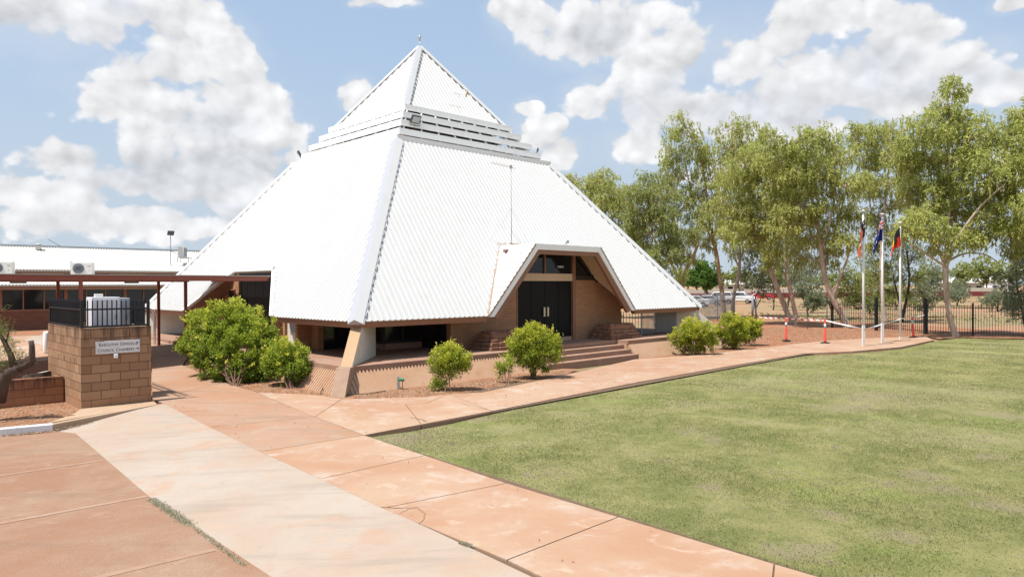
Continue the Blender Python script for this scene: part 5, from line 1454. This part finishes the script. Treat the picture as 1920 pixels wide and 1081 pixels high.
for (px,py,Y,bl,lab,lf) in (
 (1418,585,66,[(1405,500,24),(1435,495,24),(1418,525,24),(1450,520,22),(1395,530,18),(1430,545,16)],'silvery shrub tree just right of the pipe gate frame','greyleaf'),
 (1475,580,72,[(1500,490,24),(1522,505,22),(1480,515,22),(1515,530,20),(1535,490,20),(1540,530,16)],'silvery shrub tree between the two leaning gums','greyleaf'),
 (1560,592,60,[(1590,510,26),(1612,525,24),(1600,550,22),(1625,560,20),(1575,540,20),(1640,575,16)],'shrub tree tangled around the bent trunk left of the flagpoles','gumleaf2'),
 (1735,590,62,[(1745,530,24),(1722,545,24),(1755,555,20),(1735,570,18),(1758,510,18)],'small shrub tree left of the spire gum trunk, behind the fence','greyleaf'),
 (1795,578,95,[(1793,540,18),(1800,553,14),(1785,555,12)],'single round grey bush right of the spire gum trunk','greyleaf'),
 (1630,592,70,[(1620,540,20),(1645,555,18),(1600,560,16),(1660,565,14),(1632,520,16)],'low dark shrub tree directly behind the leftmost flagpole','gumleaf2'),
 (1680,585,80,[(1675,545,18),(1700,555,16),(1665,560,14),(1715,565,12)],'low shrub tree behind the rightmost flagpole','gumleaf2'),
 (1515,590,64,[(1508,545,16),(1530,555,16),(1545,565,14),(1520,570,12)],'low shrub behind the middle of the tape','greyleaf'),
 (1870,585,75,[(1868,555,16),(1850,565,13),(1888,562,14),(1905,572,12)],'low grey shrub behind the fence left of the right edge tree','greyleaf'),
 (1450,572,80,[(1555,470,18),(1465,485,22),(1450,505,20),(1500,520,20)],'pale shrub far behind the first bollard','greyleaf')):
    k+=1; r=random.Random(k)
    tr=[[(px,py,.07),(px+r.uniform(-4,6),py-22,.06),(px+r.uniform(-10,10),py-48,.04)],[(px,py-8,.05),(px+r.uniform(8,18),py-40,.025)],[(px,py-6,.04),(px-r.uniform(6,16),py-38,.025)]]
    gumtree(lab,(px,py),Y,tr,bl,9000,M['darkbark'],M[lf],30+k,.15,(.15,.06),'shrub_tree',SH)
gumtree('round fresh-green tree in the car park beyond the pyramid tip',(1328,572),105,[[(1326,574,.14),(1325,550,.11),(1322,525,.06)]],[(1315,505,16),(1300,515,14),(1335,510,16),(1318,525,18),(1342,525,12),(1298,530,10),(1330,535,12),(1312,495,10)],15000,M['darkbark'],M['freshleaf'],50,.1,(.30,.14),'round_tree',None)
far='distant trees beyond the boundary wall'
for i,(px,Y,bl,lab) in enumerate((
 (1850,185,[(1850,500,22),(1830,505,20),(1872,505,18),(1845,520,18),(1862,515,14)],'round olive tree behind the wall right of the spire gum'),
 (1808,210,[(1808,505,16),(1795,515,14),(1820,515,14),(1802,525,12)],'smaller olive tree behind the wall beside the spire gum trunk'),
 (1740,230,[(1740,510,14),(1725,520,12),(1755,518,12)],'far olive tree seen between the flag and the spire gum'),
 (1640,215,[(1640,520,14),(1620,522,12),(1660,520,12)],'far tree seen under the leaning gum left of the flagpoles'),
 (1560,210,[(1560,522,13),(1540,524,12),(1580,524,12)],'far tree seen between the two leaning gums'),
 (1490,200,[(1490,522,14),(1470,524,12),(1512,522,12)],'far tree behind the silvery shrub tree'),
 (1440,205,[(1440,520,14),(1420,524,12),(1455,526,12)],'far tree behind the silvery shrub by the pipe gate'),
 (1385,190,[(1385,515,16),(1368,522,13),(1400,520,13)],'far tree behind the white ute'),
 (1290,200,[(1290,520,14),(1275,522,12),(1305,524,12)],'far tree behind the dark car near the pyramid tip'),
 (1900,200,[(1900,505,20),(1920,510,20),(1885,520,14)],'far tree behind the grey shrub at the right edge'))):
    gumtree(lab,(px,545),Y,[[(px,552,.2),(px,530,.15),(px,515,.08)]],bl,3200,M['darkbark'],M['gumleaf2'],60+i,.1,(.6,.28),'distant_tree',far)

# clipped shrubs
def bush(lab,basepx,Y,blobs,nleaf,stems,seed,leaf='duranta',ls=(.062,.036),name='clipped_shrub',sprigs=25,cat='shrub',group='golden shrubs around the hall'):
    R=np.random.default_rng(seed); r=random.Random(seed)
    x,y=GG(*basepx); b0=Vector((x,y,gz(x,y)-.03))
    t=thing(name,lab,cat,b0,0,group); sm=MB(); pos=[];axs=[];tint=[]
    tot=sum(b[2]**2 for b in blobs)
    zc=[at(b[0],b[1],Y+(b[3] if len(b)>3 else 0)).z for b in blobs]; zmax=max(zc)+.2; zmin=min(zc)-.3
    for b in blobs:
        dy=b[3] if len(b)>3 else 0
        c=at(b[0],b[1],Y+dy); rw=b[2]*Y/F_PX; n=int(nleaf*b[2]**2/tot)
        nc=max(8,n//55)
        d=unit(R.normal(size=(nc,3))); rr=rw*(R.uniform(.35,1.,nc)**.45)*(1+.16*np.sin(d[:,0]*7+d[:,2]*5+seed)+.10*R.normal(size=nc))
        cc=np.array(c)+d*rr[:,None]
        m=n//nc
        for k in range(m):
            o=R.normal(size=(nc,3))*.055; p=cc+o
            a=unit(d*.7+R.normal(size=(nc,3))*.55+np.array([0,0,.35])); pos.append(p); axs.append(a)
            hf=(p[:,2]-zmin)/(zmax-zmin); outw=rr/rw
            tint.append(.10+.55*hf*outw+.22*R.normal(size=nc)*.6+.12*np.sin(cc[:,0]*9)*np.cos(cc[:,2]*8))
        for j in range(stems if blobs.index(b)%4==0 else 0):
            s=Vector((r.uniform(-.10,.10),r.uniform(-.08,.08),0)); q=c-b0+Vector(tuple(unit(R.normal(size=3))*rw*.35))
            w=wiggle(s,q,5,.07,r); sm.tube(w,[.022,.018,.014,.011,.008,.005],5,False)
    # long sprigs sticking out of the top
    for j in range(sprigs):
        b=r.choice(blobs); c=at(b[0],b[1],Y+(b[3] if len(b)>3 else 0)); rw=b[2]*Y/F_PX
        d=unit(np.array([r.gauss(0,.7),r.gauss(0,.7),abs(r.gauss(.8,.5))])); s=np.array(c)+d*rw*.9; L=r.uniform(.08,.24)
        dd=unit(d+np.array([r.gauss(0,.3),0,.4]))
        for q in range(16):
            f=q/15; p=s+dd*L*f; pos.append(p[None]+R.normal(size=(1,3))*.008); axs.append(unit(dd*.6+R.normal(size=3)*.6)[None]); tint.append(np.array([.85+.1*r.random()]))
    pos=np.concatenate(pos)-np.array(b0); axs=np.concatenate(axs); tint=np.concatenate(tint)
    keep=pos[:,2]>.02; pos,axs,tint=pos[keep],axs[keep],tint[keep]; N=len(pos)
    sm.build('stems',M['shrubbark'],t,fixn=False)
    nn=R.normal(size=(N,3))*.55; nn[:,2]+=.8
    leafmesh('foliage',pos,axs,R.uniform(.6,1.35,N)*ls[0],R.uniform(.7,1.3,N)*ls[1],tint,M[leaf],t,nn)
    return t
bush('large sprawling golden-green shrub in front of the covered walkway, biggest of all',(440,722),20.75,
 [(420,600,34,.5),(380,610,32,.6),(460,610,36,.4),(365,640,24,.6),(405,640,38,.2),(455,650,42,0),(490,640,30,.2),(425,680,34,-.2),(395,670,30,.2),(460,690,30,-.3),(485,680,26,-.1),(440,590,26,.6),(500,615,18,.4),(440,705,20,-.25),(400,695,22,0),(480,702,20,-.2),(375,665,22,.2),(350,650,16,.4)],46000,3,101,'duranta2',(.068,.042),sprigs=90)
bush('rounded shrub at the right foot of the large sprawling one',(545,726),19.95,
 [(538,668,26),(518,685,24,-.1),(556,668,20,.1),(545,690,26,-.2),(525,655,18,.1),(566,690,14,-.1),(512,672,18)],13000,3,102,'duranta2',(.065,.04),sprigs=30)
bush('small ball-topped standard shrub on a thin stem against the ribbed wall',(840,733),19.1,
 [(845,668,24),(828,672,20),(862,674,20),(845,685,22),(825,688,15),(866,686,13)],12000,1,103,'duranta',(.05,.03),sprigs=30)
bush('low sucker tuft at the foot of the ball-topped shrub',(826,728),19.0,[(820,718,9),(832,720,7),(815,722,6)],1100,1,104,'duranta2',(.05,.03),sprigs=3)
bush('full yellow-green shrub before the left end of the front steps',(1000,708),21.4,
 [(1000,640,30),(975,645,24),(1028,645,26),(985,662,28),(1020,666,28),(1005,680,22),(968,665,18),(1040,660,16),(1000,622,16)],19000,4,105,'duranta',(.055,.034),sprigs=50)
bush('thin straggly sapling left of the full yellow-green shrub',(948,718),20.6,[(945,680,12),(950,695,10),(940,690,8),(935,700,6),(957,682,7)],1500,2,106,'duranta2',(.05,.028),sprigs=10)
bush('dense shrub right of the steps with a gap of bare stems below',(1300,665),28.6,
 [(1298,618,22),(1280,625,20),(1318,622,20),(1332,632,14),(1270,635,14),(1300,638,22),(1322,642,16),(1285,645,14),(1308,652,10)],14000,4,107,'duranta',(.07,.042),sprigs=30)
bush('tall-sprigged shrub in the middle of the right-hand trio of shrubs',(1378,653),31.0,
 [(1372,612,20),(1358,622,18),(1385,618,18),(1365,636,16),(1385,634,16),(1376,600,10),(1375,645,9),(1363,592,5),(1346,628,10)],11000,3,108,'duranta',(.075,.045),sprigs=30)
bush('rightmost shrub of the right-hand trio, touching its neighbour',(1402,648),33.0,
 [(1402,612,16),(1415,616,14),(1408,628,14),(1395,620,14),(1422,606,8)],8000,3,109,'duranta',(.08,.048),sprigs=18)
bush('yellow flowering weed clump beside the walkway post',(345,645),26.6,[(342,637,7),(349,640,6),(336,641,5)],600,1,110,'duranta',(.07,.04),sprigs=4)
# bare-limbed feathery shrub at the left edge
x,y=-10.95,14.9
lt=thing('gnarled_shrub','gnarled dark-limbed shrub with feathery leaves at the left picture edge','shrub',(x,y,-.05))
mb=MB(); b0=Vector((x,y,-.05)); Yb=15.0
for P in ([(-6,752,.17),(2,720,.15),(15,700,.12),(36,690,.10)],[(30,692,.09),(48,684,.06),(60,676,.07),(60,650,.055),(58,638,.05)],[(28,694,.08),(20,665,.06),(8,640,.045),(-8,612,.03)],[(58,684,.05),(52,674,.045),(49,668,.04)],[(48,688,.045),(64,684,.03),(72,680,.015)],[(0,715,.1),(-20,680,.07),(-35,620,.05)],[(10,645,.025),(16,625,.015),(12,612,.01)]):
    mb.tube([at(q[0],q[1],Yb)-b0 for q in P],[q[2] for q in P],9)
mb.build('trunk',M['darkbark'],lt,fixn=False)
R=np.random.default_rng(5); pos=[];axs=[];tt=[]
for (px,py,rp,n) in ((8,628,13,60),(14,655,18,70),(35,668,14,60),(2,680,16,60),(22,640,10,30),(-12,600,25,60),(3,618,8,24)):
    c=np.array(at(px,py,Yb)); rw=rp*Yb/F_PX
    for i in range(n):
        s=c+R.normal(size=3)*rw*.5; d=unit(R.normal(size=3)+np.array([0,0,.3])); L=R.uniform(.08,.2)
        for q in range(14):
            p=s+d*L*q/14; pos.append(p); axs.append(unit(d*.3+R.normal(size=3))); tt.append(R.uniform(.1,1))
pos=np.array(pos)-np.array(b0); leafmesh('foliage',pos,np.array(axs),np.full(len(pos),.032),np.full(len(pos),.008),np.array(tt),M['wattle'],lt)

# ------------------------------------------------------------------ turf blades, weeds, litter
def in_poly_np(x,y,P):
    r=np.zeros(len(x),bool); j=len(P)-1
    for i in range(len(P)):
        xi,yi=P[i][0],P[i][1]; xj,yj=P[j][0],P[j][1]
        c=((yi>y)!=(yj>y))&(x<(xj-xi)*(y-yi)/(yj-yi+1e-12)+xi); r^=c; j=i
    return r
def scatter(poly,n,near=0):
    px=np.array([p[0] for p in poly]);py=np.array([p[1] for p in poly]); out=[];tot=0
    while tot<n:
        x=rng.uniform(px.min(),px.max(),n);y=rng.uniform(max(py.min(),4),py.max(),n)
        k=in_poly_np(x,y,poly)&(np.abs(x)<.80*y+1)
        if near: k&=rng.uniform(0,1,n)<np.clip(near/y,0,1)**1.3
        out.append(np.stack([x[k],y[k]],1)); tot+=k.sum()
    return np.concatenate(out)[:n]
n=330000
xy=scatter(LAWN,n,8.)
patch=np.sin(xy[:,0]*2.1+np.sin(xy[:,1]*1.3)*2)+np.sin(xy[:,1]*1.7+xy[:,0]*.9)
dens=.75+.25*patch
dens=np.clip(dens,.25,1)
for (cx,cy),r_ in LAWNBARE: dens=dens*(1-.6*np.exp(-((xy[:,0]-cx)**2+(xy[:,1]-cy)**2)/(r_*.7)**2))
keep=rng.uniform(0,1,n)<dens; xy=xy[keep]; n=len(xy); patch=patch[keep]
pos=np.zeros((n,3)); pos[:,:2]=xy; pos[:,2]=-.056
ax=rng.normal(size=(n,3))*.55; ax[:,2]=np.abs(ax[:,2])+.55; ax=unit(ax)
dist=np.hypot(xy[:,0],xy[:,1])
L=rng.uniform(.012,.034,n)*(1+.25*patch*.5); Wd=.0045+dist*.00042
g=leafmesh('grass_blades',pos,ax,L,Wd*rng.uniform(.7,1.3,n),rng.uniform(0,1,n),M['blade']); g['kind']='stuff'; g['label']='short patchy green and straw-coloured lawn grass'; g['category']='grass'
# ragged grass fringe against the slabs
edge=[C2,C1,G(1160,968),G(950,905),C0]; fp=[]
for a_,b_ in zip(edge[:-1],edge[1:]):
    Ls=math.hypot(b_[0]-a_[0],b_[1]-a_[1]); m=int(Ls*700); f=rng.uniform(0,1,m); o_=np.abs(rng.normal(0,.035,m))
    dx,dy=(b_[0]-a_[0])/Ls,(b_[1]-a_[1])/Ls
    fp.append(np.stack([a_[0]+dx*Ls*f+dy*(o_-.02),a_[1]+dy*Ls*f-dx*(o_-.02)],1))
fp=np.concatenate(fp); m=len(fp); pos=np.zeros((m,3)); pos[:,:2]=fp; pos[:,2]=-.05; ax=rng.normal(size=(m,3))*.5; ax[:,2]=np.abs(ax[:,2])+.5; ax=unit(ax)
g=leafmesh('edge_grass',pos,ax,rng.uniform(.03,.065,m),rng.uniform(.005,.010,m),rng.uniform(0,1,m),M['blade']); g['kind']='stuff'; g['label']='longer ragged grass fringe along the slab edge'; g['category']='grass'
# weeds in the joints
def weedline(p,q,n,z,s=.03,w=.02):
    f=rng.beta(1.2,1.2,n); P=np.zeros((n,3)); P[:,0]=p[0]+(q[0]-p[0])*f+rng.normal(0,w,n); P[:,1]=p[1]+(q[1]-p[1])*f+rng.normal(0,w,n); P[:,2]=z; return P
WP=np.concatenate([weedline(G(283,935,-.13),G(358,985,-.13),2600,-.13,w=.03),weedline(G(360,985,-.13),G(460,1062,-.13),700,-.13,w=.015),weedline(G(862,1017),G(884,1024),800,-.005,w=.012),weedline(G(345,688),G(350,684),60,.2,w=.02)])
m=len(WP); ax=rng.normal(size=(m,3))*.7; ax[:,2]=np.abs(ax[:,2])+.3; ax=unit(ax)
g=leafmesh('joint_weeds',WP,ax,rng.uniform(.012,.04,m),rng.uniform(.006,.014,m),rng.uniform(.3,1,m),M['dryweed']); g['kind']='stuff'; g['label']='dry low weeds sprouting in the gap beside the car park'; g['category']='weeds'
# dry leaf litter
LP=[]
def lit(poly,n,z,zf=None):
    q=scatter(poly,n); P=np.zeros((len(q),3)); P[:,:2]=q; P[:,2]=[ (gz(a,b) if zf is None else 0)+z for a,b in q]; LP.append(P)
lit([P_(650,747),P_(700,745),P_(800,742),P_(842,736),P_(905,733),P_(1052,702),P_(1060,692),wor(-9.4,-10.5)[:2]],4200,-.018)
lit([P_(345,684),P_(420,716),P_(482,735),P_(580,739),P_(640,747),wor(-10.5,-9.4)[:2],wor(-10.5,-2)[:2]],2600,-.02)
lit([P_(1188,672),P_(1262,667),P_(1330,663),P_(1400,653),P_(1440,649),P_(1540,638),P_(1735,629),G(1735,622),G(1400,612),wor(10.5,-10.3)[:2],wor(3,-10.5)[:2]],16000,-.022)
lit([(K0[0]-3,K0[1]-1.5),K0,K1,(-9.75,15.5),(-9.9,16.3),wor(-14.6,-6.2)[:2],wor(-19,-6.2)[:2]],2600,-.012)
lit([G(1760,634),G(1925,634),(31,41),(24,46),(19,48)],2500,-.022)
lit([B0,B1,C1,C0],40,.004,0); lit([P_(842,738),P_(1400,654),P_(1510,662),P_(922,770)],420,.004,0); lit([P_(482,735),P_(790,795),P_(683,815),P_(487,846),P_(300,755)],70,.006)
LP.append(weedline(K0,K1,260,-.118,w=.05)+np.array([.05,-.07,0])); LP.append(weedline(K1,(K2[0]-.4,K2[1]-1.2),220,-.10,w=.03)+np.array([.05,-.03,0]))
q=scatter(LAWN,260,14.); P=np.zeros((len(q),3)); P[:,:2]=q; P[:,2]=-.02; LP.append(P)
LP=np.concatenate(LP); m=len(LP); ax=rng.normal(size=(m,3)); ax[:,2]*=.25; ax=unit(ax); nn=rng.normal(size=(m,3))*.35; nn[:,2]+=1
g=leafmesh('leaf_litter',LP,ax,rng.uniform(.03,.09,m),rng.uniform(.008,.022,m),rng.uniform(0,1,m),M['litter'],None,nn); g['kind']='stuff'; g['label']='scattered dry leaves and bark over the beds'; g['category']='leaf litter'
# scrubby grass tufts beyond the fences
q=scatter([(8,48),(24,42),(60,36),(160,170),(40,170)],26000); P=np.zeros((len(q),3)); P[:,:2]=q; P[:,2]=-.1
c=np.sin(q[:,0]*.35)+np.sin(q[:,1]*.22+1)+.8*np.sin(q[:,0]*.11+q[:,1]*.17); k=c>.25; P=P[k]; m=len(P); ax=rng.normal(size=(m,3))*.5; ax[:,2]=np.abs(ax[:,2])+.5; ax=unit(ax)
g=leafmesh('dry_grass',P,ax,rng.uniform(.08,.22,m),rng.uniform(.05,.12,m),rng.uniform(0,.9,m),M['wattle']); g['kind']='stuff'; g['label']='thin dry grass on the red ground beyond the fences'; g['category']='grass'

# ------------------------------------------------------------------ sky, sun, camera
SUN_AZ=math.radians(180+36); SUN_EL=math.radians(66)   # direction towards the sun, from +x anticlockwise
sd=Vector((math.cos(SUN_AZ)*math.cos(SUN_EL),math.sin(SUN_AZ)*math.cos(SUN_EL),math.sin(SUN_EL)))
L_=bpy.data.lights.new('sun','SUN'); L_.energy=4.2; L_.angle=math.radians(.5); L_.color=(1,.955,.89)
lo=bpy.data.objects.new('sun',L_); col.objects.link(lo); lo.rotation_euler=(-sd).to_track_quat('-Z','Y').to_euler(); lo.location=(-20,-20,60)
w=bpy.data.worlds.new('World'); scene.world=w; w.use_nodes=True; nt=w.node_tree; nt.nodes.clear()
class WT(NT):
    def __init__(s,nt): s.nt=nt
T=WT(nt)
sky=T.n('ShaderNodeTexSky',sky_type='NISHITA'); sky.sun_disc=False; sky.sun_elevation=SUN_EL; sky.sun_rotation=math.atan2(sd.x,sd.y); sky.air_density=1.0; sky.dust_density=1.2; sky.ozone_density=1.6; sky.altitude=300
tc=T.n('ShaderNodeTexCoord').outputs['Generated']
sp=T.n('ShaderNodeSeparateXYZ'); T.l(tc,sp.inputs[0])
az=T.math('ARCTAN2',sp.outputs[0],sp.outputs[1]); el=T.math('ARCSINE',sp.outputs[2])
cb=T.n('ShaderNodeCombineXYZ'); T.l(az,cb.inputs[0]); T.l(el,cb.inputs[1]); AE_=cb.outputs[0]
CL=[(330,120,80,45),(440,190,110,80),(370,60,90,50),(430,105,90,75),(350,95,75,70),(260,150,70,55),(310,190,140,75),(470,205,75,70),(390,250,170,70),(195,205,45,34),(525,255,48,38),(400,310,190,50),(120,300,80,36),(300,345,240,50),(90,360,150,45),(450,370,160,50),(553,300,36,44),(250,420,300,40),
(90,35,170,62),(180,30,85,60),(350,12,70,34),(665,182,40,38),(715,8,80,16),
(1000,15,70,34),(1130,55,160,80),(1260,120,130,80),(1390,110,150,95),(1330,205,230,62),(1500,165,160,80),(1110,192,85,44),(1195,285,80,42),(1010,250,55,40),(985,205,30,20),(1060,290,40,26),
(1700,75,130,85),(1800,120,100,55),(1620,40,140,50),(1480,235,200,46),(1850,170,120,44),(1600,150,120,60),(1885,10,40,20),(1740,190,80,30),(1530,25,70,26),(1900,320,60,40),(1400,330,160,30)]
F_=None
def ae(px,py):
    x,y,z=ray(px,py); return math.atan2(x,y),math.atan2(z,math.hypot(x,y))
extra=[]
rr=random.Random(4)
for i in range(16):   # clouds elsewhere round the sky
    a=rr.uniform(.75,2*math.pi-.75); a=a if a<math.pi else a-2*math.pi; extra.append((a,rr.uniform(.05,1.0),rr.uniform(.1,.28),rr.uniform(.05,.12)))
items=[(*ae(px,py),rx/F_PX*1.0,ry/F_PX) for px,py,rx,ry in CL]+extra
wn=T.n('ShaderNodeTexNoise'); T.l(tc,wn.inputs['Vector']); wn.inputs['Scale'].default_value=7; wn.inputs['Detail'].default_value=3
wv=T.n('ShaderNodeVectorMath',operation='MULTIPLY_ADD'); T.l(wn.outputs['Color'],wv.inputs[0]); wv.inputs[1].default_value=(.07,.05,0); wv.inputs[2].default_value=(-.035,-.025,0)
ad=T.n('ShaderNodeVectorMath',operation='ADD'); T.l(AE_,ad.inputs[0]); T.l(wv.outputs[0],ad.inputs[1]); AEW=ad.outputs[0]
def field(vec,sub):
    F=None
    for a,e,rx,ry in sub:
        m=T.n('ShaderNodeVectorMath',operation='MULTIPLY_ADD'); T.l(vec,m.inputs[0]); m.inputs[1].default_value=(1/rx,1/ry,0); m.inputs[2].default_value=(-a/rx,-e/ry,0)
        ln=T.n('ShaderNodeVectorMath',operation='LENGTH'); T.l(m.outputs[0],ln.inputs[0]); d=T.math('SUBTRACT',1.,ln.outputs['Value'])
        F=d if F is None else T.math('SMOOTH_MAX',F,d,.12)
    return F
F_=field(AEW,items)
def cn(scale,det,off,rough=.58,dist=0):
    m=T.n('ShaderNodeVectorMath',operation='MULTIPLY_ADD'); T.l(tc,m.inputs[0]); m.inputs[1].default_value=(1,1,1.35); m.inputs[2].default_value=off
    return T.noise(m.outputs[0],scale,det,rough,dist)
nb=cn(9,10,(0,0,0)); nbs=cn(9,10,(-.008,-.006,.014)); nm_=cn(30,8,(3,0,0),.62,.2)
def bill(scale,off,det=2):
    m=T.n('ShaderNodeVectorMath',operation='MULTIPLY_ADD'); T.l(tc,m.inputs[0]); m.inputs[1].default_value=(1,1,1.15); m.inputs[2].default_value=off
    w2=T.n('ShaderNodeTexNoise'); T.l(m.outputs[0],w2.inputs['Vector']); w2.inputs['Scale'].default_value=scale*1.3; w2.inputs['Detail'].default_value=4
    a2=T.n('ShaderNodeVectorMath',operation='MULTIPLY_ADD'); T.l(w2.outputs['Color'],a2.inputs[0]); a2.inputs[1].default_value=(.5/scale,)*3; T.l(m.outputs[0],a2.inputs[2])
    v=T.n('ShaderNodeTexVoronoi',feature='F1'); T.l(a2.outputs[0],v.inputs['Vector']); v.inputs['Scale'].default_value=scale; v.inputs['Detail'].default_value=det; v.inputs['Roughness'].default_value=.55; pass
    return T.math('SUBTRACT',.62,v.outputs['Distance'])
bl1=bill(15,(0,0,0)); bl2=bill(15,(-.010,-.007,.016))
dn=T.math('ADD',F_,T.math('MULTIPLY',T.math('SUBTRACT',nb,.5),1.6)); dn=T.math('ADD',dn,T.math('ADD',T.math('MULTIPLY',T.math('SUBTRACT',nm_,.5),.35),T.math('MULTIPLY',bl1,.75)))
cov=T.ss(dn,-.10,.14)
wisp=T.math('MULTIPLY',T.ss(T.math('ADD',T.math('MULTIPLY',F_,.35),cn(3.5,7,(5,1,0),.62)),.36,.72),.55)
thick=T.ss(dn,.15,1.1)
relief=T.math('ADD',T.math('MULTIPLY',T.math('SUBTRACT',nb,nbs),.35),T.math('MULTIPLY',T.math('SUBTRACT',bl1,bl2),.34))
GR=[(90,75,190,55),(330,330,190,60),(420,300,130,45),(1120,70,120,50),(1400,215,220,50),(1640,130,110,60),(1500,220,140,40),(230,20,60,25),(1180,210,90,36),(450,395,220,35),(1290,160,90,40),(1790,160,120,30),(400,230,90,40)]
gf=field(AEW,[(*ae(px,py),rx/F_PX,ry/F_PX) for px,py,rx,ry in GR])
grey=T.ss(T.math('ADD',gf,T.math('MULTIPLY',T.math('SUBTRACT',nb,.5),1.2)),-.1,.8)
br=T.math('ADD',T.math('ADD',.955,relief),T.math('MULTIPLY',grey,-.13)); br=T.math('ADD',br,T.math('MULTIPLY',T.math('SUBTRACT',1.,thick),-.04))
tint=T.mix(grey,(.985,.985,1.0),(.93,.955,1.01))
CLOUD=4.75
cc=T.n('ShaderNodeVectorMath',operation='SCALE'); T.l(tint,cc.inputs[0]); T.l(T.math('MULTIPLY',br,CLOUD),cc.inputs['Scale'])
# high thin veil and horizon whitening are cloud too
skyc=sky.outputs[0]
veil=T.mix(.72,skyc,(2.35,3.02,3.85)); veil=T.mix(T.math('MULTIPLY',wisp,.8),veil,(3.6,3.85,4.25))
low=T.ss(sp.outputs[2],.36,.06)
veil=T.mix(T.math('MULTIPLY',low,.75),veil,(2.75,3.15,3.6))
mixc=T.mix(T.math('MULTIPLY',cov,.96),veil,cc.outputs[0])
bg=T.n('ShaderNodeBackground'); T.l(mixc,bg.inputs[0]); bg.inputs[1].default_value=.12
T.l(bg.outputs[0],T.n('ShaderNodeOutputWorld').inputs[0])
w.cycles.sampling_method='MANUAL'; w.cycles.sample_map_resolution=1024

cam=bpy.data.cameras.new('camera'); cam.sensor_width=36; cam.lens=F_PX/1920*36; cam.clip_end=6000; cam.clip_start=.1
co=bpy.data.objects.new('camera',cam); col.objects.link(co)
co.matrix_world=Matrix.Translation((0,0,EYE))@Matrix.Rotation(math.pi/2-PITCH,4,'X')@Matrix.Rotation(ROLL,4,'Z')
scene.camera=co
scene.render.engine='CYCLES'
vs_=scene.view_settings; vs_.view_transform='Standard'; vs_.look='None'; vs_.exposure=.75; vs_.gamma=1; vs_.use_curve_mapping=False
scene.cycles.max_bounces=6; scene.cycles.transparent_max_bounces=8
